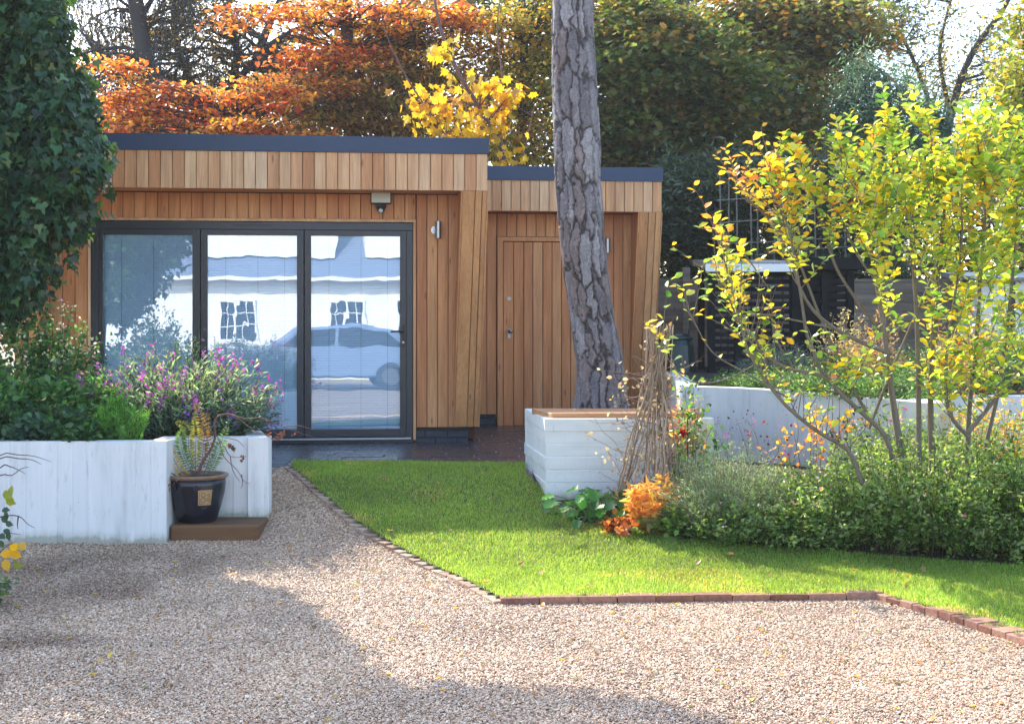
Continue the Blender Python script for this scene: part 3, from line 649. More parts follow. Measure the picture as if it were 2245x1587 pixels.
# block with the bench slab
bw = thing('raised_bed_wall', 'white painted block planter with board marks at the foot of the pine', 'wall', (.8, 10.8, .3))
D1 = 10.15; A = ((1197 - CX) / F * D1, D1); Bk = ((1151 - CX) / F * 11.35, 11.35); Cc = (1.50, D1 + .02); ztb = EZ - 218 / F * D1
def course_wall(A, Bp, z0, z1, n, mat, parent, name, thick=.14):
    A = Vector((*A, 0)); Bp = Vector((*Bp, 0)); d = Bp - A; L = d.length; d.normalize(); nrm = Vector((d.y, -d.x, 0)); V = []; Fc = []; K = max(6, int(L / .07))
    rows = []
    for r in range(n):
        o = random.uniform(-.004, .006); h = (z1 - z0) / n; a = z0 + r * h
        for zz, oo in ((a + .0015, o - .0015), (a + .007, o + .0005), (a + h - .007, o), (a + h - (0.0015 if r < n - 1 else 0), o - (.0015 if r < n - 1 else 0))): rows.append((zz, oo))
    wob = [[random.uniform(-.002, .002) for _ in range(K + 1)] for _ in range(n)]
    for ri, (zz, oo) in enumerate(rows):
        for i in range(K + 1):
            p = A + d * (L * i / K) + nrm * (oo + wob[ri // 4][i]); zj = 0 if ri in (0, len(rows) - 1) else (random.uniform(-.0025, .0025) if ri % 4 in (0, 3) else 0)
            V.append((p.x, p.y, zz + zj))
    for r in range(len(rows) - 1):
        for i in range(K): a = r * (K + 1) + i; Fc.append((a, a + 1, a + K + 2, a + K + 1))
    nb = len(V); b0 = A - nrm * thick; b1 = Bp - nrm * thick; top = (len(rows) - 1) * (K + 1)
    V += [(b0.x, b0.y, z0), (b0.x, b0.y, z1), (b1.x, b1.y, z0), (b1.x, b1.y, z1)]
    Fc.append([top + i for i in range(K + 1)] + [nb + 3, nb + 1]); Fc.append((nb + 2, nb, nb + 1, nb + 3))
    Fc.append([r * (K + 1) for r in range(len(rows))] + [nb + 1, nb]); Fc.append([r * (K + 1) + K for r in range(len(rows) - 1, -1, -1)] + [nb + 2, nb + 3])
    return mk(name, V, Fc, mat, parent)
course_wall(A, Cc, .2, ztb, 7, M['white_h'], bw, 'front_wall'); course_wall((Bk[0], Bk[1]), (A[0] - .003, A[1] + .004), .2, ztb - .002, 7, M['white_h'], bw, 'side_wall')
course_wall((1.5, 11.38), (Bk[0] + .003, 11.352), .2, ztb - .004, 7, M['white_h'], bw, 'rear_wall', .13)
grid_mesh('tree_bed_soil', .1, 1.55, 10.2, 12.7, .08, lambda X, Y: ztb - .08 + .03 * vnoise(X, Y, .2, 2), M['soil'], in_poly([(A[0] + .1, A[1] + .1), (1.5, 10.25), (1.5, 11.3), (Bk[0] + .1, 11.3)]))
bs = thing('bench_slab', 'oiled hardwood bench slab resting on the white block planter', 'bench', (.8, 10.5, ztb))
zs = EZ - 206 / F * 10.22
for (ya, yb, xa, xb) in ((10.225, 10.50, .292, 1.42), (10.506, 10.80, .225, 1.42)):
    m = MB(); m.hexa([(xa, ya, zs - .045), (xb, ya, zs - .045), (xb, yb, zs - .045), (xa - .07, yb, zs - .045), (xa, ya, zs), (xb, ya, zs), (xb, yb, zs), (xa - .07, yb, zs)]); m.obj('board', M['bench'], bs, bevel=.005)
for x in (.38, .85, 1.3): MB().box(x, x + .06, 10.27, 10.74, ztb - .002, zs - .046).obj('batten', M['black_wood'], bs)

# long curved white wall, terrace behind
tw = thing('terrace_wall', 'long smooth white wall holding back the raised garden on the right', 'wall', (2.2, 11, .3))
ztw = 1.0
wl = [(1496, 847, 11.95), (1600, 850, 11.75), (1720, 857, 11.35), (1850, 868, 10.9), (2036, 884, 10.25)]
wall_pts = [((a - CX) / F * d, d) for a, b_, d in wl]; wz = [EZ - (b_ - HY) / F * d for a, b_, d in wl]
m = MB(); nrmz = []
for i, (x, y) in enumerate(wall_pts):
    p0 = Vector(wall_pts[max(0, i - 1)]); p1 = Vector(wall_pts[min(len(wall_pts) - 1, i + 1)]); d = (p1 - p0).normalized(); nrmz.append(Vector((-d.y, d.x)))
th = .16
for i in range(len(wall_pts) - 1):
    a, b_ = Vector(wall_pts[i]), Vector(wall_pts[i + 1]); na, nb_ = nrmz[i], nrmz[i + 1]; a2, b2 = a + na * th, b_ + nb_ * th
    m.hexa([(a.x, a.y, .2), (b_.x, b_.y, .2), (b2.x, b2.y, .2), (a2.x, a2.y, .2), (a.x, a.y, wz[i]), (b_.x, b_.y, wz[i + 1]), (b2.x, b2.y, wz[i + 1]), (a2.x, a2.y, wz[i])])
m.obj('long_wall', M['white_v'], tw, smooth_=False)
w0 = wall_pts[0]; we = wall_pts[-1]
MB().box(we[0] + .002, we[0] + .16, we[1] - .02, we[1] + 1.3, .2, wz[-1] + .004).obj('end_wall', M['white_v'], tw)
MB().box(we[0] + .16, we[0] + 4, we[1] + 1.14, we[1] + 1.3, .2, wz[-1] - .01).obj('far_wall', M['white_v'], tw)
m = MB(); m.hexa([(w0[0] + .0, w0[1] + .165, .2), (w0[0] + .16, w0[1] + .165, .2), (1.93, 16.6, .2), (1.77, 16.6, .2), (w0[0], w0[1] + .165, ztw + .02), (w0[0] + .16, w0[1] + .165, ztw + .02), (1.93, 16.6, ztw + .02), (1.77, 16.6, ztw + .02)]); m.obj('return_wall', M['white_v'], tw)
TERR = [(w0[0] + .05, w0[1] + .1)] + [(p[0] + .02, p[1] + .08) for p in wall_pts[1:]] + [(we[0] + .1, we[1] + 1.2), (9.5, we[1] + 1.2), (12, 24), (1.85, 24)]
terr_z = lambda X, Y: .92 + .04 * vnoise(X, Y, .5, 4) + np.clip((np.asarray(Y) - 12.5) * .02, 0, .3)
grid_mesh('terrace_ground', 1.4, 12, 9, 24, .15, terr_z, M['soil'], in_poly(TERR))

# ================================================================ PLANTS: generators
def _fold(outl, lift=.10, centre=None):
    V = [(x, y, lift * abs(x) * 2 - .10 * y * y) for x, y in outl]; n = len(V)
    if centre is None: return np.array(V), np.array([(0, i + 1, i) for i in range(1, n - 1)])
    V.append((0, centre, -.03)); return np.array(V), np.array([(n, (i + 1) % n, i) for i in range(n)])
SH = {
 'diamond': _fold([(0, 0), (-.27, .45), (0, 1), (.27, .45)]),
 'slim': _fold([(0, 0), (-.13, .4), (0, 1), (.13, .4)]),
 'needle': _fold([(0, 0), (-.06, .5), (0, 1), (.06, .5)]),
 'oval': _fold([(0, 0), (-.26, .22), (-.33, .58), (0, 1), (.33, .58), (.26, .22)], .16),
 'maple': _fold([(0, .02), (-.34, -.04), (-.30, .16), (-.62, .38), (-.34, .46), (-.36, .72), (-.14, .62), (0, 1), (.14, .62), (.36, .72), (.34, .46), (.62, .38), (.30, .16), (.34, -.04)], .12, .3),
 'ivy': _fold([(0, .05), (-.34, -.05), (-.5, .34), (-.2, .46), (0, 1), (.2, .46), (.5, .34), (.34, -.05)], .10, .3),
 'lobed': _fold([(0, 0), (-.12, .12), (-.42, .2), (-.22, .38), (-.5, .5), (-.24, .62), (-.3, .82), (0, 1), (.3, .82), (.24, .62), (.5, .5), (.22, .38), (.42, .2), (.12, .12)], .14, .45),
}
def unit(a): return a / (np.linalg.norm(a, axis=1, keepdims=True) + 1e-9)
def rdir(n): return unit(RNG.normal(size=(n, 3)))
def leafmesh(name, C, size, tip, nrm, col, shape, mat, parent=None):
    T, Fc = SH[shape]; n = len(C); t = unit(tip); x = unit(np.cross(t, nrm)); z = np.cross(x, t); k = len(T)
    V = C[:, None, :] + size[:, None, None] * (T[None, :, 0:1] * x[:, None, :] + T[None, :, 1:2] * t[:, None, :] + T[None, :, 2:3] * z[:, None, :])
    Fa = (Fc[None] + (np.arange(n) * k)[:, None, None]).reshape(-1, 3)
    return mk(name, V.reshape(-1, 3), Fa, mat, parent, np.repeat(col, k, 0))
def tipsnormals(n, down=.3, flat=.8):
    tip = rdir(n); tip[:, 2] = tip[:, 2] * .6 - down; nr = rdir(n) * (1 - flat); nr[:, 2] += flat; return tip, unit(nr + .15 * rdir(n))
def branch_obj(name, paths, rads, col, parent=None, mat='branch', n=5):
    """all tubes of one plant's branches as one mesh, vectorised; paths: list of (k,3)"""
    V = []; Fc = []; base = 0
    for p, r in zip(paths, rads):
        p = np.asarray(p, float); k = len(p); d = np.gradient(p, axis=0); d = unit(d); ref = np.tile([0.31, .17, .93], (k, 1)); ref[np.abs((d * ref).sum(1)) > .9] = [1, .1, 0]
        a = unit(np.cross(d, ref)); b = np.cross(d, a); rr = np.linspace(r[0], r[1], k) if len(r) == 2 else np.asarray(r)
        nn = n if r[0] > .006 else 3; th = np.arange(nn) * 2 * np.pi / nn
        ring = p[:, None, :] + rr[:, None, None] * (np.cos(th)[None, :, None] * a[:, None, :] + np.sin(th)[None, :, None] * b[:, None, :]); V.append(ring.reshape(-1, 3))
        i, j = np.meshgrid(np.arange(k - 1), np.arange(nn), indexing='ij'); j2 = (j + 1) % nn
        Fc.append(np.stack([base + i * nn + j, base + i * nn + j2, base + (i + 1) * nn + j2, base + (i + 1) * nn + j], -1).reshape(-1, 4)); base += k * nn
    V = np.concatenate(V); Fc = np.concatenate(Fc); c = np.tile(np.array(col), (len(V), 1)) * (.8 + .4 * RNG.random((len(V), 1)))
    return mk(name, V, Fc, M[mat], parent, c, smooth_=True)
def curve(a, b, k=7, sag=0, wob=.05, mid=None):
    a = np.asarray(a, float); b = np.asarray(b, float); t = np.linspace(0, 1, k)[:, None]; L = np.linalg.norm(b - a)
    m = (a + b) / 2 + RNG.normal(0, wob * L, 3) if mid is None else np.asarray(mid, float)
    p = (1 - t) ** 2 * a + 2 * t * (1 - t) * m + t ** 2 * b; p[:, 2] -= sag * (t[:, 0] ** 2); p[1:-1] += RNG.normal(0, wob * .12 * L, (k - 2, 3)); return p
def pl(pts, D, k=3):
    """smooth polyline through pixel points at depth D (number or per-point list)"""
    Ds = D if isinstance(D, (list, tuple)) else [D] * len(pts); w_ = np.array([P(x, y, d) for (x, y), d in zip(pts, Ds)]); out = []
    for i in range(len(w_) - 1):
        p0, p1, p2, p3 = w_[max(0, i - 1)], w_[i], w_[i + 1], w_[min(len(w_) - 1, i + 2)]
        for t in np.linspace(0, 1, k, endpoint=False): out.append(.5 * ((2 * p1) + (p2 - p0) * t + (2 * p0 - 5 * p1 + 4 * p2 - p3) * t * t + (3 * p1 - p0 - 3 * p2 + p3) * t ** 3))
    out.append(w_[-1]); return np.array(out)

def crown_tree(name, label, group, trunk, tr, blobs, nclump, per, lsize, pal, wts=None, cr=(.45, .45, .16), shape='diamond', down=.25, flat=.7, bcol=(.05, .04, .035), mat='leaf',
               limb=(.030, .006), hang=0., colfield=None, twigs=5, cat='tree', zmin=.4, jit=.2, limbs=(), crown='crown', lr=.05):
    """trunk: (k,3) polyline. blobs: list of (px,py,rpx,rpy,D,rd,weight) ellipsoids the crown fills with leaf sprays, each on its own limb"""
    t = thing(name, label, cat, tuple(trunk[0]), group)
    tp = np.asarray(trunk); branch_obj('trunk', [tp], [tr], bcol, t, n=10)
    W = np.array([b[6] if len(b) > 6 else b[2] * b[3] for b in blobs], float); W /= W.sum(); cen = []
    while len(cen) < nclump:
        b = blobs[RNG.choice(len(blobs), p=W)]; q = rdir(1)[0] * RNG.random() ** .38
        px, py = b[0] + q[0] * b[2], b[1] + q[2] * -b[3]; D = b[4] + q[1] * b[5]; c = np.array(P(px, py, D))
        if c[2] > zmin: cen.append(c)
    cen = np.array(cen); paths = [np.asarray(l) for l in limbs]; rads = [(lr, lr * .35)] * len(limbs); src = np.concatenate([tp[len(tp) // 3:]] + [l[1:] for l in paths]) if len(paths) else tp[len(tp) // 3:]
    for c in cen:
        d = np.linalg.norm(src - c, axis=1) + np.maximum(0, src[:, 2] - c[2] + .1) * 2; s = src[np.argmin(d)]
        p = curve(s, c, 6, wob=.08); paths.append(p); rads.append(limb)
        for _ in range(twigs):
            e = c + RNG.normal(size=3) * np.array(cr) * .9; e[2] -= hang * abs(RNG.normal()); paths.append(curve(p[RNG.integers(3, 6)], e, 4, wob=.08)); rads.append((limb[1] * .9, .0015))
    branch_obj('branches', paths, rads, bcol, t)
    n = nclump * per; ci = RNG.integers(0, nclump, n); sc_ = RNG.uniform(.55, 1.35, (nclump, 1))[ci]
    ang = RNG.uniform(0, np.pi, nclump)[ci]; q = RNG.normal(size=(n, 3)) * np.array(cr) * sc_ * .62
    q = np.stack([q[:, 0] * np.cos(ang) - q[:, 1] * np.sin(ang), q[:, 0] * np.sin(ang) + q[:, 1] * np.cos(ang), q[:, 2] - (q[:, 0] ** 2 + q[:, 1] ** 2) * .25 - hang * np.abs(RNG.normal(size=n))], 1)
    C = cen[ci] + q; base = leafcol(nclump, pal, wts, jit * .6)[ci]; own = leafcol(n, pal, wts, jit); mixf = RNG.random((n, 1)) < .6; col = np.where(mixf, base * (1 + RNG.normal(0, jit, (n, 1))), own)
    if colfield is not None: col = colfield(C, col)
    tip, nr = tipsnormals(n, down, flat); leafmesh(crown, C, lsize * RNG.uniform(.6, 1.25, n), tip, nr, np.clip(col, .002, .9), shape, M[mat], t); return t

def bush(name, label, base, rad, h, nst, per, lsize, pal, shape='diamond', wts=None, group=None, cat='shrub', lean=.5, flowers=None, mat='leaf', stemcol=(.06, .07, .03), up=.5, stemr=(.004, .0015), t0=.15, jit=.22, wiggle=.06, spread=.03, kind=None, hvar=.25, tip_glint=None):
    """many leafy stems rising from a patch: base (x,y,z), rad (rx,ry)"""
    t = thing(name, label, cat, base, group, kind); a = RNG.uniform(0, 2 * np.pi, nst); r = np.sqrt(RNG.random(nst)); b0 = np.stack([base[0] + rad[0] * r * np.cos(a) * .6, base[1] + rad[1] * r * np.sin(a) * .6, np.full(nst, base[2])], 1)
    hh = h * (1 - .45 * r ** 2) * RNG.uniform(1 - hvar * 1.6, 1 + hvar * .5, nst); e = b0.copy(); e[:, 0] += rad[0] * r * np.cos(a) * lean + RNG.normal(0, .03, nst); e[:, 1] += rad[1] * r * np.sin(a) * lean + RNG.normal(0, .03, nst); e[:, 2] += hh
    k = 6; tt = np.linspace(0, 1, k)[None, :, None]; m = b0 * .5 + e * .5; m[:, 2] += hh * .14; m += RNG.normal(0, wiggle, (nst, 3)) * h
    path = (1 - tt) ** 2 * b0[:, None] + 2 * tt * (1 - tt) * m[:, None] + tt ** 2 * e[:, None]
    branch_obj('stems', list(path), [stemr] * nst, stemcol, t)
    n = nst * per; si = RNG.integers(0, nst, n); s = t0 + (1 - t0) * RNG.random(n) ** .8; f = s * (k - 1); i0 = np.minimum(f.astype(int), k - 2); fr_ = (f - i0)[:, None]
    p0 = path[si, i0]; p1 = path[si, i0 + 1]; d = unit(p1 - p0); C = p0 * (1 - fr_) + p1 * fr_ + RNG.normal(0, spread, (n, 3)) * np.array([1, 1, .6]); out = rdir(n); out[:, 2] *= .5; tip = unit(out + d * up)
    nr = unit(np.cross(tip, rdir(n)) + np.array([0, 0, .6])); col = leafcol(n, pal, wts, jit) * (1 + RNG.normal(0, .1, (nst, 1)))[si]
    if tip_glint is not None: q = (s > .8)[:, None] & (RNG.random((n, 1)) < .6); col = np.where(q, np.array(tip_glint) * (1 + RNG.normal(0, .15, (n, 1))), col)  # pale glints coloured into leaves near the stem ends
    leafmesh('foliage', C, lsize * RNG.uniform(.6, 1.3, n), tip, nr, np.clip(col, .003, .9), shape, M[mat], t)
    if flowers:
        fn, fs, fp, frac, tk = flowers; ns = int(nst * frac); sel = RNG.choice(nst, ns, replace=False); q = np.repeat(sel, fn); nn = len(q)
        C = path[q, -1] + RNG.normal(0, 1, (nn, 3)) * np.array([.5, .5, 1.2]) * tk; tip = rdir(nn); tip[:, 2] += .3; fo_ = leafmesh('flowers', C, fs * RNG.uniform(.7, 1.3, nn), tip, rdir(nn), leafcol(nn, fp, None, .15), 'oval', M['petal'], t); fo_['kind'] = 'stuff'
    return t

# ================================================================ PINE TRUNK with real bark plates
def cellnoise(u, v, per, seed):
    iu = np.floor(u); iv = np.floor(v); F1 = np.full(u.shape, 9.); F2 = np.full(u.shape, 9.); ID = np.zeros(u.shape)
    for du in (-1, 0, 1):
        for dv in (-1, 0, 1):
            a = iu + du; b = iv + dv; am = np.mod(a, per); h = lambda s: np.modf(np.abs(np.sin(am * 127.1 + b * 269.5 + s * 74.7 + seed) * 43758.5453))[0]
            px = a + .12 + .76 * h(1); py = b + .12 + .76 * h(2); d = np.hypot(u - px, v - py); n1 = d < F1
            F2 = np.where(n1, F1, np.minimum(F2, d)); ID = np.where(n1, h(3), ID); F1 = np.where(n1, d, F1)
    return F1, F2, ID
def pine():
    rows = [(893, 1262, 1372), (860, 1266, 1370), (800, 1264, 1366), (740, 1256, 1355), (700, 1250, 1348), (650, 1243, 1341), (600, 1237, 1334), (500, 1227, 1323), (400, 1219, 1317), (300, 1213, 1315), (200, 1209, 1308), (100, 1209, 1302), (0, 1210, 1298)]
    D = 11.7; z = [EZ + (HY - r[0]) / F * D for r in rows]; cx = [((r[1] + r[2]) / 2 - CX) / F * D for r in rows]; rr = [(r[2] - r[1]) / 2 / F * D for r in rows]
    z = [.25] + z + [5.6, 7.5]; cx = [cx[0] + .03] + cx + [cx[-1] + .0, cx[-1] + .1]; rr = [rr[0] * 1.18] + rr + [rr[-1] * .95, rr[-1] * .85]
    nu, nv = 168, 760; Z = np.linspace(z[0], z[-1], nv); CXx = np.interp(Z, z, cx); RR = np.interp(Z, z, rr); ker = np.ones(41) / 41
    pad = lambda a: np.convolve(np.pad(a, 20, 'edge'), ker, 'valid'); CXx = pad(CXx); RR = pad(RR)
    th = np.arange(nu) * 2 * np.pi / nu; TH_, ZZ = np.meshgrid(th, Z); u = TH_ / (2 * np.pi) * 14; per = 14
    wx = (vnoise(u, ZZ * 4, 1.3, 31) - .5) * .5 + (vnoise(u * 3, ZZ * 24, 1.3, 33) - .5) * .5 + (vnoise(u * 9, ZZ * 70, 1.3, 37) - .5) * .18; wy = (vnoise(u * 2, ZZ * 8, 1.1, 35) - .5) * .5
    edge = np.sin(TH_ / 2) ** .5 ; u2 = np.mod(u + wx * np.clip(np.minimum(u, 14 - u), 0, 1), 14); v2 = ZZ / .40 + wy * .8 + (vnoise(u * 4, ZZ * 30, 1, 41) - .5) * .25
    F1, F2, ID = cellnoise(u2, v2, per, 3.1); cr = F2 - F1
    g1, g2, ID2 = cellnoise(np.mod(u2 * 3, 42), v2 * 4.1 + 7, 42, 9.7)
    plate = smooth((cr - .03) / .16); fine = smooth((g2 - g1 - .0) / .2)
    disp = (plate - 1) * .026 + (ID - .5) * .014 * plate + np.exp(-(ZZ - .85).clip(0) * 5) * .03 + (fine - 1) * .0035 * plate + (ID2 - .5) * .004 * plate + (vnoise(u * 6, ZZ * 60, 1, 5) - .5) * .003 + (vnoise(u, ZZ * 2.2, 1.5, 15) - .5) * .02
    r_ = RR[:, None] + disp; V = np.stack([CXx[:, None] + r_ * np.cos(TH_), D + r_ * np.sin(TH_), ZZ], -1).reshape(-1, 3)
    pcol = np.array([(.22, .19, .195), (.28, .25, .25), (.17, .145, .15), (.21, .16, .15)]); pc = pcol[(ID * 3.99).astype(int)] * (.8 + .45 * ID2[..., None]); crack = np.array([.06, .048, .045]); k = (plate * (.55 + .45 * fine))[..., None]
    C = (crack * (1 - k) + pc * k).reshape(-1, 3); i, j = np.meshgrid(np.arange(nv - 1), np.arange(nu), indexing='ij'); j2 = (j + 1) % nu; Fa = np.stack([i * nu + j, i * nu + j2, (i + 1) * nu + j2, (i + 1) * nu + j], -1).reshape(-1, 4)
    t = thing('pine_tree', 'tall leaning pine trunk with thick plated bark standing right behind the white block planter', 'tree', (cx[0], D, .25)); mk('trunk', V, Fa, M['bark'], t, C, True)
pine()

# ================================================================ BACKGROUND TREES
def trunkline(pts, D): return pl(pts, D, 4)
BR = (.04, .035, .035)
# dark weeping tree, far left
def weeping():
    t = thing('weeping_tree', 'dark weeping tree with thin hanging twigs behind the left end of the roof', 'tree', P(330, 760, 25)); 
    branch_obj('trunk', [trunkline([(330, 800), (322, 500), (318, 300), (322, 160), (300, 20), (270, -200)], 25)], [(.24, .12)], BR, t, n=10)
    paths = []; rads = []
    for _ in range(46):
        y0 = RNG.uniform(-190, 190); s = np.array(P(318 - max(0, 60 - y0) * .1, y0, 25)); x1 = 318 + RNG.choice([-1, 1], p=[.62, .38]) * RNG.uniform(40, 250); e = np.array(P(x1, y0 + RNG.uniform(-120, 90), 25 + RNG.uniform(-1.6, 1.6))); c = curve(s, e, 8, wob=.05, mid=(s + e) / 2 + [0, 0, .5]); paths.append(c); rads.append((.035, .008))
        for _ in range(16):
            a = c[RNG.integers(2, 8)]; L = RNG.uniform(.4, 1.7); b = a + np.array([RNG.normal(0, .22), RNG.normal(0, .2), -L]); paths.append(curve(a, b, 6, wob=.02, mid=a + [RNG.normal(0, .15), 0, -.1])); rads.append((.009, .003))
            for _ in range(3): q = a + (b - a) * RNG.random(); paths.append(curve(q, q + [RNG.normal(0, .16), RNG.normal(0, .1), -RNG.uniform(.1, .5)], 4)); rads.append((.005, .002))
    branch_obj('branches', paths, rads, (.035, .035, .035), t)
    n = 5200; c = np.concatenate([p[2:] for p in paths]); C = c[RNG.integers(0, len(c), n)] + RNG.normal(0, .05, (n, 3)); tip, nr = tipsnormals(n); leafmesh('crown', C, .07 * RNG.uniform(.6, 1.3, n), tip, nr, leafcol(n, [(.30, .17, .03), (.12, .12, .04), (.05, .06, .03)]), 'diamond', M['leaf'], t)
weeping()
oakl = [trunkline([(470, 330), (440, 230), (395, 120), (380, 20), (400, -120)], 26), trunkline([(470, 330), (490, 230), (560, 130), (640, 70), (760, 40)], 26), trunkline([(440, 230), (380, 180), (300, 130), (240, 140)], 25.6),
        trunkline([(490, 230), (520, 120), (500, 10), (540, -100)], 26.3), trunkline([(560, 130), (600, 30), (640, -60)], 26)]
crown_tree('bare_oak', 'big dark limbed oak with sparse olive brown leaves behind the roof', None, trunkline([(500, 800), (490, 600), (480, 430), (470, 330)], 26), (.34, .26),
           [(450, 60, 130, 170, 26, 1.2), (600, 90, 190, 130, 26.5, 1.2), (560, 240, 260, 90, 26.5, 1.2), (300, 250, 120, 90, 25.5, 1), (720, 160, 120, 130, 27, 1), (380, 130, 140, 120, 26.5, 1), (230, 120, 120, 130, 27, 1)], 300, 46, .10, [(.26, .16, .03), (.17, .12, .03), (.34, .22, .05), (.09, .08, .03)], cr=(.4, .4, .3), bcol=BR, limb=(.045, .008), limbs=oakl, lr=.10)
ORG = [(.52, .13, .03), (.60, .25, .04), (.46, .07, .03), (.60, .36, .08), (.22, .075, .05)]
crown_tree('beech_tree', 'small beech with layered red and orange leaves just above the left roof edge', 'beeches in autumn colour behind the roof', trunkline([(600, 780), (590, 500), (560, 330), (520, 260)], 18.6), (.09, .04),
           [(300, 240, 110, 80, 18.6, .7), (440, 260, 150, 50, 18.4, .7), (560, 215, 110, 60, 18.6, .7), (680, 200, 90, 50, 18.8, .6), (250, 150, 45, 30, 18.6, .4), (400, 200, 90, 40, 19, .5), (260, 290, 60, 30, 18.2, .5), (600, 290, 130, 26, 18.2, .6)], 105, 70, .08, ORG, [3, 4, 2, 3, 2.5], cr=(.30, .3, .055), bcol=(.06, .04, .035), limb=(.014, .004), shape='oval', flat=.85, down=.1)
crown_tree('beech_tree', 'tall orange and copper beech reaching over the middle of the roof', 'beeches in autumn colour behind the roof', trunkline([(800, 800), (790, 500), (770, 300), (760, 60), (740, -150)], 20), (.16, .07),
           [(620, 30, 130, 50, 19.6, .8), (760, 30, 120, 60, 19.6, .8), (900, 20, 150, 40, 19.6, .8), (800, 110, 130, 50, 19.6, .8), (700, 130, 110, 60, 20, .8), (1000, 30, 90, 45, 19.8, .6)], 92, 70, .085, ORG, [3, 4, 1, 3, 4], cr=(.34, .34, .07), bcol=(.06, .04, .035), limb=(.018, .004), shape='oval', flat=.85, down=.1)
crown_tree('copper_beech', 'dense brown and bronze leaved tree filling the gap above the middle of the roof', None, trunkline([(860, 800), (850, 500), (860, 300), (880, 60)], 20.4), (.18, .08),
           [(720, 230, 150, 90, 19.6, .7), (860, 210, 140, 110, 19.5, .8), (980, 140, 150, 130, 20.5, 1), (880, 80, 150, 60, 20.5, 1)], 230, 72, .09, [(.24, .11, .035), (.30, .16, .04), (.14, .08, .03), (.46, .30, .05), (.20, .20, .04)], cr=(.42, .42, .14), bcol=(.05, .04, .035), limb=(.02, .004), flat=.7)
crown_tree('maple_tree', 'slender maple with large clear yellow leaves above the step in the roof', None, trunkline([(1140, 800), (1135, 560), (1120, 420), (1090, 300), (1010, 170), (965, 60), (940, -80)], 16.6), (.05, .012),
           [(1060, 210, 80, 60, 16.5, .35), (1020, 240, 90, 55, 16.5, .35), (930, 240, 40, 50, 16.4, .3), (1100, 310, 60, 40, 16.4, .3), (1010, 290, 90, 25, 16.3, .3), (1110, 200, 40, 50, 16.6, .3), (1000, 120, 50, 40, 16.6, .3), (1170, 330, 30, 26, 16.4, .2)], 56, 8, .112, [(.66, .40, .02), (.72, .48, .03), (.58, .28, .02), (.45, .34, .03)], [4, 4, 2, 1], cr=(.2, .2, .12), shape='maple', flat=.35, down=.9, bcol=(.16, .09, .08), limb=(.010, .004), twigs=3, jit=.08, lr=.016,
           limbs=[trunkline([(1000, 330), (930, 230), (880, 150), (840, 60)], 16.4), trunkline([(1060, 340), (1100, 200), (1090, 60), (1100, -20)], 16.8), trunkline([(1120, 420), (1150, 330), (1170, 240)], 16.6)])
crown_tree('field_maple', 'olive green tree with small yellowing leaves left of the pine trunk', None, trunkline([(1150, 800), (1145, 520), (1140, 360), (1150, 150), (1140, -60)], 20.5), (.12, .05),
           [(1140, 60, 140, 100, 20.5, .9), (1160, 200, 120, 100, 20.5, .9), (1150, 320, 110, 60, 20, .8), (1330, 40, 110, 90, 21, .9), (1000, 320, 90, 40, 20.5, .6)], 190, 70, .09, [(.22, .22, .03), (.32, .28, .04), (.12, .14, .025), (.42, .34, .05), (.45, .22, .03)], cr=(.36, .36, .16), bcol=(.05, .05, .04), limb=(.018, .004), flat=.6)
DKM = [(.06, .095, .03), (.10, .14, .04), (.16, .17, .045), (.22, .16, .045), (.32, .18, .04)]  # shadow of taller trees mixed into these dark leaf colours
crown_tree('sycamore_tree', 'wide sycamore with shade-darkened green leaves just right of the pine trunk', 'dark sycamores behind the store', trunkline([(1480, 820), (1490, 560), (1500, 300), (1480, 60), (1500, -120)], 20.5), (.20, .08),
           [(1400, 120, 120, 130, 20, 1), (1380, 280, 110, 90, 20, .9), (1520, 180, 150, 160, 20.5, 1), (1500, 380, 150, 130, 20.2, 1), (1430, 470, 70, 80, 19, .8)], 310, 115, .10, DKM, [4, 4, 3, 2, .6], cr=(.46, .46, .14), shape='maple', bcol=(.04, .035, .03), limb=(.022, .005), flat=.75, twigs=3)
crown_tree('sycamore_tree', 'sycamore with shade-darkened leaves and rusty orange patches behind the blue green conifer', 'dark sycamores behind the store', trunkline([(1720, 820), (1710, 560), (1700, 300), (1740, 60), (1760, -120)], 22), (.22, .09),
           [(1640, 90, 130, 130, 22, 1), (1760, 90, 130, 120, 22.5, 1), (1700, 280, 140, 120, 22, 1), (1840, 60, 110, 70, 23, 1), (1640, 380, 130, 90, 21.5, 1)], 290, 115, .10, [(.10, .13, .045), (.15, .17, .06), (.24, .19, .06), (.32, .19, .06), (.50, .20, .03)], [4, 3, 3, 2, .8], cr=(.46, .46, .14), shape='maple', bcol=(.04, .035, .03), limb=(.022, .005), flat=.75, twigs=3)  # leaf colours again darkened for the shadow of trees beyond
crown_tree('blue_shrub', 'tall blue green evergreen shrub with upright tips under the bright sky', None, trunkline([(1960, 800), (1960, 500), (1950, 300), (1940, 160)], 19), (.10, .03),
           [(1900, 190, 60, 60, 19, .5), (1940, 250, 110, 90, 19, .8), (2040, 290, 80, 70, 19.4, .7), (1900, 340, 90, 100, 18.8, .7), (1990, 400, 120, 100, 19, .7)], 200, 110, .085, [(.06, .12, .09), (.10, .17, .13), (.16, .24, .19), (.04, .09, .06)], cr=(.16, .16, .24), shape='slim', down=-.5, flat=.2, limb=(.012, .004), bcol=(.05, .06, .05), cat='shrub')
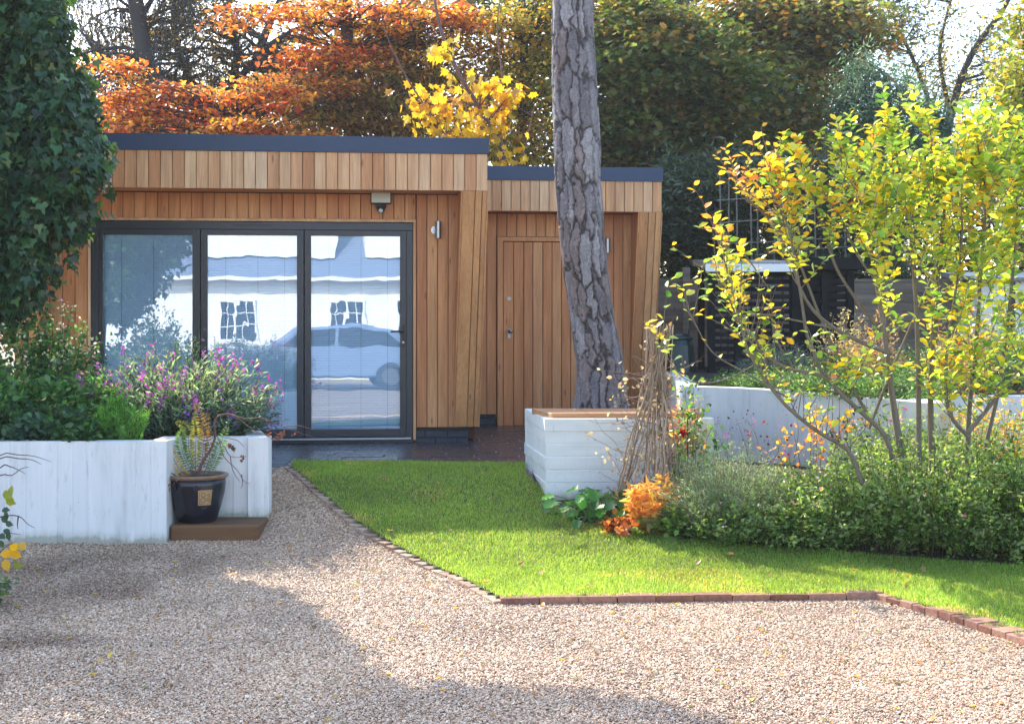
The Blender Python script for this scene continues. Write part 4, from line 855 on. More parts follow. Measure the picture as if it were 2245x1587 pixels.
crown_tree('birch_tree', 'thin leaved birch against the white sky at the upper right', None, trunkline([(2090, 800), (2070, 400), (2085, 250), (2130, 120), (2200, 20), (2250, -80)], 25), (.10, .03),
           [(2000, 60, 110, 100, 25, 1.2), (2120, 30, 120, 70, 25.5, 1.2), (2060, 170, 120, 80, 25, 1), (2190, 130, 80, 90, 25, 1), (1950, -10, 120, 60, 25, 1)], 150, 42, .07, [(.22, .20, .05), (.34, .24, .05), (.13, .15, .05), (.10, .14, .06)], cr=(.34, .34, .34), hang=.3, bcol=(.06, .05, .045), limb=(.016, .004), flat=.2, twigs=7,
           limbs=[trunkline([(2075, 330), (2010, 150), (1960, 40), (1930, -60)], 25), trunkline([(2085, 250), (2060, 120), (2090, -20)], 25.2)])
crown_tree('golden_tree', 'golden green leafed tree at the right edge of the garden', None, trunkline([(2290, 820), (2290, 520), (2270, 320), (2280, 120)], 15), (.10, .03),
           [(2260, 170, 80, 110, 15, .6), (2210, 330, 80, 90, 15, .6), (2270, 50, 50, 80, 14.6, .5), (2260, 470, 90, 110, 15.3, .6)], 100, 80, .085, [(.22, .27, .06), (.34, .32, .06), (.15, .21, .05), (.40, .30, .07)], cr=(.24, .24, .2), bcol=(.06, .05, .04), limb=(.014, .004), flat=.5)
crown_tree('laurel_bush', 'dark glossy laurel with upright leaves right of the timber store', 'laurels behind the fence', trunkline([(1560, 815), (1560, 650), (1565, 480)], 17.6), (.05, .02),
           [(1500, 520, 80, 110, 17.8, .5), (1590, 430, 110, 90, 17.6, .5), (1480, 400, 60, 60, 18, .5), (1600, 540, 120, 70, 17.8, .5)], 170, 80, .11, [(.035, .06, .035), (.06, .10, .06), (.10, .15, .10), (.05, .08, .03)], cr=(.22, .22, .2), shape='slim', down=-.35, flat=.3, bcol=(.05, .05, .04), limb=(.01, .004), mat='leaf_gloss', cat='shrub')
crown_tree('laurel_bush', 'grey green laurel behind the black slatted bin store', 'laurels behind the fence', trunkline([(1760, 815), (1760, 650), (1765, 500)], 17.6), (.05, .02),
           [(1720, 430, 90, 90, 17.6, .5), (1800, 500, 110, 110, 17.8, .5), (1920, 560, 90, 90, 17.4, .5), (1840, 400, 70, 60, 18, .5)], 150, 80, .11, [(.04, .08, .045), (.08, .13, .08), (.05, .07, .03)], cr=(.22, .22, .2), shape='slim', down=-.35, flat=.3, bcol=(.05, .05, .04), limb=(.01, .004), mat='leaf_gloss', cat='shrub')
# far woodland seen as one mass
def woodland():
    n = 95000; px = RNG.uniform(-150, 2500, n); py = RNG.uniform(-60, 760, n); D = RNG.uniform(28, 31, n)
    lim = np.interp(px, [-150, 80, 300, 560, 700, 900, 1000, 1850, 1960, 2120, 2200, 2500], [120, 100, 190, 180, 120, -20, -60, -60, 330, 360, 250, 200]); k = (py > lim + RNG.normal(0, 22, n)) & ((vnoise(px, py, 70, 3) > .22) | (py > 330)); px, py, D = px[k], py[k], D[k]; n = len(px)
    C = np.stack([(px - CX) / F * D, D, EZ + (HY - py) / F * D], 1); pn = vnoise(px, py, 120, 12)[:, None]; col = leafcol(n, [(.05, .06, .02), (.07, .07, .025), (.03, .04, .018)]); war = leafcol(n, [(.20, .10, .03), (.14, .10, .03)]); col = np.where((pn > .62) | ((px[:, None] < 900) & (RNG.random((n, 1)) < .5)), war, col)  # dark leaf colours carry the shade inside the wood
    tip, nr = tipsnormals(n, .3, .5); o = leafmesh('woodland', C, .20 * RNG.uniform(.6, 1.3, n), tip, nr, col, 'diamond', M['leaf']); tag(o, 'distant mass of autumn woodland with shade in its dark leaf colours behind the garden trees', 'woodland', kind='stuff')
woodland()

# ================================================================ IVY TREE, left
def ivy():
    t = thing('ivy_tree', 'tree smothered in dark green ivy at the left edge in front of the building', 'tree', P(-60, 1000, 10.7)); D = 10.7
    branch_obj('trunk', [trunkline([(-90, 1000), (-70, 700), (-40, 400), (-60, 100), (-40, -250)], D)], [(.16, .10)], (.07, .055, .045), t, n=10)
    blobs = [(-60, -60, 160, 170, .7), (60, 60, 90, 120, .6), (90, 240, 110, 130, .6), (120, 350, 112, 100, .6), (60, 430, 120, 110, .6), (30, 560, 75, 110, .45), (5, 640, 55, 60, .35), (-80, 300, 160, 260, .8), (-60, 520, 90, 180, .6), (150, 470, 45, 60, .25), (0, -240, 190, 150, .7), (190, -290, 190, 130, .8), (-330, -150, 260, 260, 1.2), (-330, 200, 220, 220, 1.0), (-600, -100, 260, 300, 1.4)]
    W = np.array([b[2] * b[3] * (.35 if b[0] < -200 or b[1] < -200 else 1) for b in blobs], float); W /= W.sum(); n = 54000; bi = RNG.choice(len(blobs), n, p=W); b = np.array(blobs)[bi]; q = rdir(n); rad = np.clip(1 - np.abs(RNG.normal(0, .15, n)), .35, 1.0) * (.82 + .3 * vnoise(q[:, 0] * 3 + bi * 7, q[:, 2] * 3 + 9, .55, 61))
    # hanging shoots: cluster leaves into drooping tufts
    tuft = np.round(q * 6) / 6; q = unit(q * .65 + tuft * .35) * rad[:, None]
    Dd = D + q[:, 1] * b[:, 4]; px = b[:, 0] + q[:, 0] * b[:, 2]; py = b[:, 1] - q[:, 2] * b[:, 3]; C = np.stack([(px - CX) / F * Dd, Dd, EZ + (HY - py) / F * Dd], 1) + RNG.normal(0, .035, (n, 3))
    tip = q * np.array([.8, .8, .3]) + RNG.normal(0, .35, (n, 3)); tip[:, 2] -= .9; nr = unit(q * 1.0 + RNG.normal(0, .45, (n, 3)) + np.array([0, 0, .3]))
    pn = vnoise(px, py, 40, 3)[:, None]; col = leafcol(n, [(.03, .075, .035), (.045, .11, .045), (.065, .15, .045), (.15, .18, .05)], [5, 4, 2, .6], .25) * (.7 + .6 * pn)
    leafmesh('crown', C, .074 * RNG.uniform(.5, 1.35, n), tip, nr, col, 'ivy', M['leaf_gloss'], t)
    # free hanging shoots at the edge, with leaves
    paths = []; L_ = []; T_ = []
    for (x, y, x2, y2) in [(205, 380, 240, 425), (190, 400, 215, 470), (165, 430, 185, 540), (150, 480, 165, 580), (120, 520, 130, 610), (90, 560, 95, 640), (60, 600, 62, 700), (20, 640, 30, 730), (175, 470, 190, 520), (130, 470, 150, 560), (40, 640, 42, 700), (200, 320, 225, 360), (100, 500, 110, 600), (0, 660, 5, 720), (150, 90, 185, 130), (110, 30, 150, 60), (180, 200, 222, 235), (215, 300, 250, 330), (185, 250, 225, 280), (165, 150, 200, 190), (30, 640, 32, 720), (15, 620, 18, 740), (75, 560, 60, 650), (140, 420, 150, 500), (205, 350, 230, 400)]:
        d0 = D + RNG.uniform(-.3, .2); c = curve(P(x - 25, y - 30, d0), P(x2, y2, d0), 8, wob=.06); paths.append(c)
        for _ in range(22): q_ = c[RNG.integers(1, 8)] + RNG.normal(0, .035, 3); L_.append(q_); T_.append([RNG.normal(0, .6), RNG.normal(0, .5), -1])
    branch_obj('shoots', paths, [(.006, .002)] * len(paths), (.10, .07, .04), t); n = len(L_); leafmesh('hanging_leaves', np.array(L_), .075 * RNG.uniform(.6, 1.3, n), np.array(T_), rdir(n) + [0, -.6, .4], leafcol(n, [(.03, .07, .025), (.06, .12, .03), (.02, .05, .02)]), 'ivy', M['leaf_gloss'], t)
ivy()

# ================================================================ APPLE TREE, right
def apple():
    D = 9.3; t = thing('quince_tree', 'open many stemmed fruit tree with yellow and lime leaves over the right border', 'tree', P(1975, 1010, D))
    S = [([(1985, 1060), (1970, 960), (1955, 860), (1945, 775), (1925, 640), (1905, 520), (1880, 420), (1850, 340)], D, .028, .45),
         ([(1890, 1060), (1859, 988), (1793, 946), (1736, 901), (1694, 855), (1650, 790), (1625, 720), (1600, 620), (1580, 540)], D - .3, .017, .1),
         ([(1960, 1020), (1940, 955), (1890, 905), (1845, 865), (1805, 826), (1720, 805), (1660, 765), (1625, 720), (1600, 660), (1578, 630)], D - .1, .020, .3),
         ([(1805, 826), (1770, 735), (1762, 690), (1748, 600), (1728, 500), (1700, 430), (1690, 380)], D - .1, .013, .5),
         ([(1955, 775), (1900, 755), (1830, 720), (1775, 670), (1740, 590), (1718, 480), (1702, 400), (1698, 360)], D, .018, .5),
         ([(1950, 750), (1880, 660), (1830, 580), (1800, 480), (1770, 400), (1745, 340)], D + .1, .014, .45),
         ([(1830, 720), (1740, 702), (1680, 690), (1610, 697)], D, .008, .8),
         ([(1900, 905), (1860, 830), (1800, 700), (1745, 560), (1690, 480), (1640, 440), (1620, 400)], D + .15, .013, .5),
         ([(2015, 1050), (2014, 880), (2010, 700), (2000, 560), (1985, 430), (1960, 330), (1950, 290)], D + .1, .022, .4),
         ([(2045, 1050), (2040, 880), (2048, 700), (2060, 560), (2070, 430), (2040, 320), (2015, 270)], D + .2, .026, .22),
         ([(2120, 1060), (2125, 900), (2140, 760), (2150, 600), (2160, 460), (2150, 360), (2140, 300)], D, .02, .2),
         ([(2120, 950), (2170, 890), (2225, 820), (2290, 720), (2310, 560)], D - .2, .018, .15),
         ([(2125, 960), (2080, 900), (2075, 780), (2095, 640), (2110, 510), (2100, 420), (2090, 360)], D - .1, .015, .15),
         ([(2160, 980), (2190, 850), (2210, 700), (2225, 550), (2230, 440), (2210, 350)], D + .1, .017, .15),
         ([(1905, 940), (1960, 800), (2030, 640), (2090, 500), (2170, 440), (2240, 390)], D + .2, .012, .6),
         ([(1655, 800), (1580, 835), (1500, 830), (1440, 745)], D - .2, .006, .7), ([(1740, 880), (1640, 820), (1560, 770), (1510, 680)], D - .3, .007, .8), ([(1690, 640), (1600, 520), (1530, 500)], D, .006, 1.0),
         ([(1940, 640), (1880, 560), (1840, 470), (1790, 420)], D, .010, .4), ([(1925, 640), (1960, 540), (2000, 470)], D + .1, .010, .4), ([(1955, 860), (1880, 870), (1790, 850)], D, .005, .3)]
    paths = [pl(p, d, 4) for p, d, r, s in S]; rads = [(r, .0035) for p, d, r, s in S]; shoots = []
    for (p, d, r, s), w_ in zip(S, paths):
        L = len(w_); k0 = int(L * s)
        shoots.append((w_[max(0, L - 9):], 1))
        for i in range(k0, L):
            for _ in range(2 if r > .012 else 1):
                if RNG.random() < .85:
                    a = w_[i]; ln = RNG.uniform(.16, .55) * (1 if a[2] < 2.3 else .62); dr = np.array([RNG.normal(0, .38), RNG.normal(0, .5), RNG.uniform(.3, 1.2)]); dr /= np.linalg.norm(dr); c = curve(a, a + dr * ln, 5, wob=.06); paths.append(c); rads.append((.0045, .0018)); shoots.append((c, 0))
    xx = [(2150, 330, 80, 60), (2200, 450, 70, 100), (2080, 440, 110, 90), (1960, 450, 110, 90), (2010, 560, 130, 90), (2160, 620, 100, 120), (1870, 430, 90, 80)]
    for b in xx:      # inner twigs of the dense part
        for _ in range(24):
            q = rdir(1)[0] * RNG.random() ** .4; c0 = np.array(P(b[0] + q[0] * b[2], b[1] - q[2] * b[3], D + q[1] * .45)); dr = np.array([RNG.normal(0, .5), RNG.normal(0, .5), 1]); c = curve(c0, c0 + dr / np.linalg.norm(dr) * RNG.uniform(.15, .36), 5); paths.append(c); rads.append((.004, .0018)); shoots.append((c, 0))
    branch_obj('trunk', paths[:len(S)], rads[:len(S)], (.17, .14, .10), t, n=8); branch_obj('branches', paths[len(S):], rads[len(S):], (.19, .15, .11), t)
    C = []; T = []
    for c, e in shoots:
        px = CX + c[-1][0] / c[-1][1] * F; nl = RNG.integers(8, 15) + (4 if px > 1900 else 0)
        if px < 1700: nl = max(4, nl - 5)
        if c[-1][2] < 1.15 and px < 2050: nl = 3
        if 1620 < px < 1860 and c[-1][2] < 1.95: nl = min(nl, 3)
        for k in range(nl):
            s = (1 - (k / nl) ** 1.3 * .92) * (len(c) - 1); i = min(int(s), len(c) - 2); f = s - i; q_ = c[i] * (1 - f) + c[i + 1] * f; d = c[i + 1] - c[i]; d /= np.linalg.norm(d) + 1e-6; a = k * 2.4 + RNG.normal(0, .4)
            o = np.array([math.cos(a), math.sin(a), .25]); C.append(q_ + o * .008); T.append(o + d * .5 + [0, 0, RNG.normal(-.1, .25)])
    C = np.array(C); T = np.array(T); n = len(C); px = CX + C[:, 0] / C[:, 1] * F; py = HY - (C[:, 2] - EZ) / C[:, 1] * F
    lime = leafcol(n, [(.44, .55, .08), (.34, .48, .07), (.55, .60, .12), (.20, .34, .06), (.12, .24, .05)], [3, 3, 2, 2, 1.5]); yel = leafcol(n, [(.80, .58, .03), (.78, .48, .03), (.62, .58, .04)]); org = leafcol(n, [(.82, .38, .04), (.78, .28, .05), (.80, .50, .08)])
    pn = vnoise(px, py, 60, 5); po = np.clip((1800 - px) / 260, 0, 1) * np.clip((640 - py) / 200, 0, 1) * .7 + (pn > .8) * .15; pyl = .26 + .42 * pn + (px < 1800) * .25; r = RNG.random(n)
    col = np.where((r < po * .8)[:, None], org, np.where((r < po * .8 + pyl * .6)[:, None], yel, lime)); nr = rdir(n) * .55; nr[:, 2] += .8
    leafmesh('leaves', C, .066 * RNG.uniform(.5, 1.25, n), T, nr, col, 'oval', M['leaf_gloss'], t)
apple()

# ================================================================ RIGHT BORDER
GRN = [(.14, .24, .05), (.20, .31, .07), (.28, .38, .12), (.09, .16, .04)]
def gp(px, py): x, y = G(px, py); return (x, y, float(gz(y)) + .01)
names = ['leafy green border shrub standing next to the silvery santolina', 'leafy green border shrub below the pink flower spike', 'dense green border shrub under the main stems of the fruit tree', 'dark green border shrub with shaded base near the right side', 'green border shrub with pink buds at the right edge of the picture', 'border shrub with pale glints coloured into its tips behind the front row, below the long white wall', 'border shrub with pale glints coloured into its tips behind the front row, under the fruit tree', 'green shrub in the back row at the right edge']
spots = [(1640, 1200, .34, .40), (1780, 1212, .40, .52), (1920, 1220, .42, .68), (2060, 1228, .42, .76), (2210, 1235, .44, .76), (1800, 1160, .36, .46), (1990, 1140, .42, .78), (2180, 1150, .46, .82)]
for (px, py, r_, h), nm in zip(spots, names):
    b = gp(px, py); bush('border_shrub', nm, (b[0], b[1] + .20, b[2] - .03), (r_ * 1.15, .42), h, 140, 54, .036, GRN, 'diamond', group='small leaved shrubs in the right border', lean=.65, flowers=(2, .022, [(.75, .45, .50), (.8, .62, .6), (.6, .2, .3)], .22, .01), spread=.028, stemcol=(.10, .07, .04), tip_glint=(.22, .30, .12), hvar=.3)
b = gp(2330, 1240); bush('border_shrub', 'dark shrub beyond the right edge of the border', (b[0], b[1] + .2, b[2]), (.5, .4), .85, 120, 60, .036, GRN, group='small leaved shrubs in the right border', lean=.6)
b = gp(1600, 1190); bush('santolina_bush', 'silvery grey green santolina mound with woody brown base', (b[0] + .02, b[1] + .12, b[2]), (.38, .3), .60, 300, 64, .026, [(.26, .35, .22), (.36, .45, .31), (.18, .27, .16)], 'needle', lean=.8, spread=.016, t0=.5, stemcol=(.24, .17, .10), up=.8)
b = gp(1600, 1120); bush('wallflower', 'straggly mauve wallflower stems in front of the long white wall', (b[0] + .1, b[1] + .5, b[2]), (.5, .25), .62, 26, 16, .04, [(.20, .28, .13), (.28, .33, .18)], 'needle', cat='plant', lean=.9, flowers=(9, .02, [(.35, .10, .45), (.45, .18, .5)], .7, .022), wiggle=.12, stemcol=(.25, .28, .15))
b = gp(1800, 1100); bush('smoke_bush', 'small shrub with orange leaves on thin red stems before the long white wall', (b[0], b[1] + .25, b[2]), (.20, .15), .80, 9, 16, .05, [(.78, .36, .05), (.80, .48, .07), (.65, .25, .04)], 'oval', lean=1.1, t0=.55, spread=.05, stemcol=(.20, .08, .06), stemr=(.005, .002), wiggle=.1)
b = gp(1880, 1080); bush('dark_seedhead', 'plant with nearly black berries and seed heads beside the orange shrub', (b[0], b[1] + .1, b[2]), (.22, .15), .70, 12, 14, .03, [(.02, .02, .02), (.04, .05, .03)], 'oval', cat='plant', lean=.9, t0=.6, spread=.03, stemcol=(.08, .05, .04))
b = gp(1962, 1100); bush('pink_flower_spike', 'single bright pink flower spike rising above the green shrubs', (b[0], b[1], b[2]), (.02, .02), .70, 2, 30, .05, [(.2, .3, .08)], 'slim', cat='flower', lean=.2, flowers=(12, .04, [(.85, .12, .35), (.8, .2, .5)], 1, .03), hvar=.05)
b = gp(1700, 1100); bush('berry_stems', 'thin arching stems with dark red berries against the long white wall', (b[0] + .05, b[1] + .3, b[2]), (.35, .15), .66, 9, 2, .02, [(.2, .1, .05)], 'slim', cat='plant', lean=1.0, flowers=(7, .024, [(.22, .02, .03), (.12, .02, .03)], 1, .05), wiggle=.15, stemcol=(.18, .08, .07), stemr=(.003, .0015))
b = gp(2210, 1130); bush('golden_shrub', 'golden yellow willow leaved shrub at the right edge behind the green border', (b[0], b[1] + .3, b[2]), (.35, .25), .85, 60, 36, .06, [(.78, .42, .04), (.72, .52, .06), (.6, .3, .04)], 'slim', lean=.6, stemcol=(.3, .18, .08))
b = gp(1430, 1182); bush('dying_lily', 'golden orange withered lily stems at the lawn edge under the cane bundle', (b[0], b[1] + .12, b[2]), (.17, .12), .46, 16, 46, .085, [(.80, .45, .12), (.85, .56, .20), (.62, .28, .08)], 'slim', cat='plant', lean=.8, up=.1, stemcol=(.6, .38, .14), spread=.01, wiggle=.08)
b = gp(1470, 1192); bush('edge_plant', 'low green leafy plant between the orange lily and the santolina', (b[0] + .12, b[1] + .08, b[2]), (.2, .12), .2, 40, 22, .06, GRN, 'oval', cat='plant', lean=.9)
b = gp(1400, 1180); bush('edge_plant', 'rust red crane leaves on the soil beside the withered lily', (b[0] - .05, b[1] + .06, b[2]), (.14, .08), .12, 20, 14, .05, [(.55, .18, .05), (.35, .10, .04)], 'lobed', cat='plant', lean=.9)
b = gp(1470, 1080); bush('rusty_vine', 'rust orange dying climber leaves hanging on the right side of the cane bundle', (b[0], b[1] - .2, b[2] + .1), (.16, .12), .62, 24, 26, .05, [(.72, .30, .08), (.75, .42, .14), (.45, .18, .06)], 'slim', cat='plant', lean=.5, wiggle=.2, t0=.4, spread=.04, stemcol=(.3, .17, .09))
# big lobed leaves at the corner of the block
def acanthus():
    b = gp(1310, 1160); t = thing('acanthus_plant', 'clump of big glossy lobed green leaves at the corner of the block planter', 'plant', (b[0], b[1] + .1, b[2])); paths = []; Cs = []; Ts = []; Ns = []; sz = []
    for i in range(60):
        a = RNG.uniform(0, 2 * np.pi); r = RNG.uniform(.05, .34); h = RNG.uniform(.06, .30) * (1.1 - r); c0 = np.array([b[0], b[1] + .1, b[2]]) + [RNG.normal(0, .06), RNG.normal(0, .04), 0]; e = c0 + [math.cos(a) * r, math.sin(a) * r * .6, h]
        paths.append(curve(c0, e, 5, mid=(c0 + e) / 2 + [0, 0, .08])); Cs.append(e); Ts.append([math.cos(a), math.sin(a), -.35]); Ns.append([0, -.35, 1]); sz.append(RNG.uniform(.08, .15))
    branch_obj('stems', paths, [(.005, .003)] * len(paths), (.12, .2, .06), t); n = len(Cs); leafmesh('leaves', np.array(Cs), np.array(sz), np.array(Ts) + RNG.normal(0, .2, (n, 3)), np.array(Ns) + RNG.normal(0, .2, (n, 3)), leafcol(n, [(.07, .26, .03), (.14, .38, .04), (.05, .17, .04)]), 'lobed', M['leaf'], t)
acanthus()
# cane wigwam
def wigwam():
    D = 9.75; cx0, cy0 = P(1420, 1090, D)[0], D; t = thing('cane_bundle', 'tied bundle of dry woven canes and twigs standing in front of the block planter', 'plant support', (cx0, cy0, .33))
    tie = np.array(P(1442, 830, D)); 
    for i in range(30):
        a = RNG.uniform(0, 2 * np.pi); bx = cx0 + math.cos(a) * .21; by = cy0 + math.sin(a) * .16; tx = P(RNG.uniform(1420, 1476), 0, D)[0]; tz = P(0, RNG.uniform(708, 722), D)[2]; off = RNG.normal(0, 1, 3) * [.05, .04, .03]
        if i < 3: tx = P(1420 + i * 3, 0, D)[0]; tz = P(0, 712, D)[2]
        c = np.concatenate([curve([bx, by, .30], tie + off, 8, wob=.06), curve(tie + off, [tx, D + RNG.normal(0, .05), tz], 5, wob=.02)[1:]]); branch_obj('cane', [c], [(RNG.uniform(.004, .009), .004)], tuple(np.array((.36, .27, .20)) * RNG.uniform(.6, 1.25)), t, n=6)
    paths = []; rads = []
    for i in range(190):
        a = RNG.uniform(0, 6.28); z = RNG.uniform(.4, 1.3); r = .06 + .16 * (1.2 - z); p0 = np.array([cx0 + math.cos(a) * r + (z - .4) * .07, cy0 + math.sin(a) * r, z]); q = p0 + [RNG.normal(-.03, .14), RNG.normal(0, .08), RNG.normal(.06, .14)]; paths.append(curve(p0, q, 6, wob=.2)); rads.append((.003, .0012))
    for (x0, y0, x1, y1) in [(1440, 930, 1340, 925), (1420, 1060, 1310, 1085), (1440, 880, 1370, 850), (1400, 1000, 1300, 960), (1470, 840, 1540, 790), (1400, 1030, 1330, 990), (1410, 900, 1390, 820), (1370, 1080, 1300, 1070)]:
        c = curve(P(x0, y0, D), P(x1, y1, D - .1), 8, wob=.12); paths.append(c); rads.append((.004, .0012))
        for _ in range(5): q = c[RNG.integers(2, 8)]; paths.append(curve(q, q + RNG.normal(0, .06, 3), 4)); rads.append((.002, .001))
    branch_obj('tangled_vine', paths, rads, (.30, .22, .17), t)
    n = 260; C = np.concatenate([p[-3:] for p in paths]); C = C[RNG.integers(0, len(C), n)] + RNG.normal(0, .015, (n, 3)); leafmesh('dead_leaves', C, .035 * RNG.uniform(.5, 1.3, n), rdir(n) + [0, 0, -.5], rdir(n), leafcol(n, [(.42, .33, .26), (.36, .28, .2), (.6, .28, .08), (.3, .22, .17)], [3, 3, .6, 3]), 'oval', M['leaf'], t)
wigwam()
def stake():
    D = 9.9; x = P(1507, 0, D)[0]; t = thing('plant_stake', 'thin black metal plant stake with a ball top beside the red rose', 'plant stake', (x, D, .33)); z = P(0, 909, D)[2]
    MB().tube([(x, D, .3), (x + .003, D, z)], .0045, 8).obj('rod', M['black'], t); MB().ball((x + .003, D, z + .008), .014, 12, 8).obj('ball_top', M['black'], t, smooth_=True)
stake()
def rose():
    D = 9.95; b = P(1510, 1120, D); t = thing('rose_bush', 'young climbing rose with fresh green leaves and one red bloom by the cane bundle', 'rose', b); paths = []; C = []; T = []
    for tgt in [(1490, 830), (1535, 880), (1560, 940), (1500, 900), (1480, 950), (1590, 960), (1520, 850), (1545, 1000)]:
        c = curve(np.array(b) + [RNG.normal(0, .04), RNG.normal(0, .04), 0], P(*tgt, D + RNG.uniform(-.1, .1)), 10, wob=.07); paths.append(c)
        for k in range(4, 10):
            for _ in range(9): C.append(c[k] + RNG.normal(0, .04, 3)); T.append(RNG.normal(0, 1, 3) + [0, 0, -.2])
    branch_obj('stems', paths, [(.005, .002)] * len(paths), (.12, .20, .06), t); n = len(C); leafmesh('leaves', np.array(C), .04 * RNG.uniform(.6, 1.3, n), np.array(T), rdir(n) * .6 + [0, 0, .7], leafcol(n, [(.12, .26, .04), (.18, .36, .06), (.07, .15, .04)]), 'oval', M['leaf_gloss'], t)
    c = np.array(P(1497, 950, D - .12)); n = 34; q = rdir(n); leafmesh('bloom', c + q * .012, np.full(n, .032), np.cross(q, rdir(n)) + q * .4, q, leafcol(n, [(.55, .01, .03), (.40, .005, .02)]), 'oval', M['petal'], t)
rose()

# ================================================================ TERRACE GARDEN
def tz_(x, y): return float(terr_z(np.array(x), np.array(y)))
def tp(px, D): x = (px - CX) / F * D; return (x, D, tz_(x, D))
gc = []
for px, D, h, r_ in [(1660, 12.6, .16, .3), (1740, 12.0, .18, .3), (1800, 11.6, .2, .32), (1870, 11.2, .22, .32), (1940, 11.0, .22, .32), (1990, 11.6, .22, .35), (1700, 13.2, .2, .35), (1850, 12.6, .26, .4), (1780, 13.4, .3, .4), (1950, 12.8, .3, .4), (2080, 12.6, .4, .45), (2190, 12.4, .5, .5), (2140, 13.6, .55, .5), (2260, 13.6, .6, .5)]:
    gc.append((px, D, h, r_))
lab = {0: 'low white flowered ground cover at the left end of the terrace bed', 1: 'white flowered ground cover above the middle of the long wall', 2: 'white flowered ground cover spilling near the wall top below the bin store', 3: 'thick green ground cover left of the main fruit tree stem', 4: 'thick green ground cover right behind the main fruit tree stem', 5: 'green ground cover at the right end of the long wall', 6: 'ground cover clump in front of the bin store, left part', 7: 'ground cover clump in front of the bin store, right part', 8: 'feathery green clump just under the slatted store front', 9: 'feathery green clump right of the slatted store', 10: 'loose green perennial right of the long wall end', 11: 'loose green perennial near the right edge, upper terrace', 12: 'tall green perennial behind the fruit tree stems', 13: 'tall green perennial at the far right of the terrace'}
for i, (px, D, h, r_) in enumerate(gc):
    b = tp(px, D); bush('ground_cover_plant', lab[i], b, (r_, r_), h, 110, 44, .04, [(.07, .16, .04), (.12, .22, .06), (.05, .11, .03)], 'slim', group='plants in the raised terrace bed', cat='plant', lean=1.0, flowers=(1, .025, [(.8, .8, .78), (.75, .75, .8)], .3, .01), spread=.03, hvar=.3)
b = tp(1715, 13.6); bush('lavender_bush', 'blue grey lavender mound in front of the black slatted store', b, (.3, .3), .38, 150, 30, .05, [(.12, .17, .18), (.18, .24, .25), (.09, .12, .12)], 'needle', lean=.9, stemcol=(.15, .18, .17))
for px, D, c_, l_ in [(1905, 12.4, [(.30, .16, .08), (.4, .24, .1)], 'dry brown seed heads standing behind the main fruit tree stem'), (2100, 11.8, [(.34, .15, .07), (.5, .3, .1)], 'rusty dead stems between the right fruit tree stems'), (1850, 14.0, [(.36, .30, .18), (.5, .42, .26)], 'pale straw coloured grass clump right of the store'), (2170, 14.2, [(.5, .42, .28), (.4, .36, .2)], 'pale dry perennial before the white shed at the right')]:
    b = tp(px, D); bush('dry_perennial', l_, b, (.25, .2), .7, 60, 22, .045, c_, 'slim', group='dry perennials on the terrace', cat='plant', lean=.6, stemcol=(.4, .3, .2))
b = tp(2130, 12.2); bush('poppy_plant', 'plant with small scarlet flowers among the terrace greenery', b, (.2, .2), .42, 40, 20, .05, GRN, 'slim', cat='plant', flowers=(5, .03, [(.8, .04, .02)], .2, .02))

# lap fence
def fence():
    D = 16.9; t = thing('garden_fence', 'weathered overlap panel fence right of the timber store', 'fence', (P(1500, 0, D)[0], D, .4)); zt = P(0, 618, D)[2]; zb = .55
    for (a, b_) in [(1420, 1497), (1512, 1600), (1615, 1760), (1775, 1930), (1945, 2100)]:
        xa, xb = P(a, 0, D)[0], P(b_, 0, D)[0]; z = zb; MB().box(xa, xb, D - .03, D + .03, zt, zt + .035).obj('capping', M['grey_wood'], t)
        while z < zt - .02:
            m = MB(); y0 = D - .012; tw_ = random.uniform(-.008, .008); m.hexa([(xa, y0 - .016, z), (xb, y0 - .016, z + tw_), (xb, y0 - .008, z + tw_), (xa, y0 - .008, z), (xa, y0, z + .135), (xb, y0, z + .135), (xb, y0 + .008, z + .135), (xa, y0 + .008, z + .135)]); m.obj('slat', M['grey_wood'], t); z += .115
        for x in (xa + .02, (xa + xb) / 2, xb - .02): MB().box(x - .02, x + .02, D + .012, D + .035, zb, zt).obj('batten', M['grey_wood'], t)
    for px in (1504, 1607, 1767, 1937): x = P(px, 0, D)[0]; MB().box(x - .045, x + .045, D - .05, D + .05, .4, zt + .18).obj('post', M['grey_wood'], t)
fence()
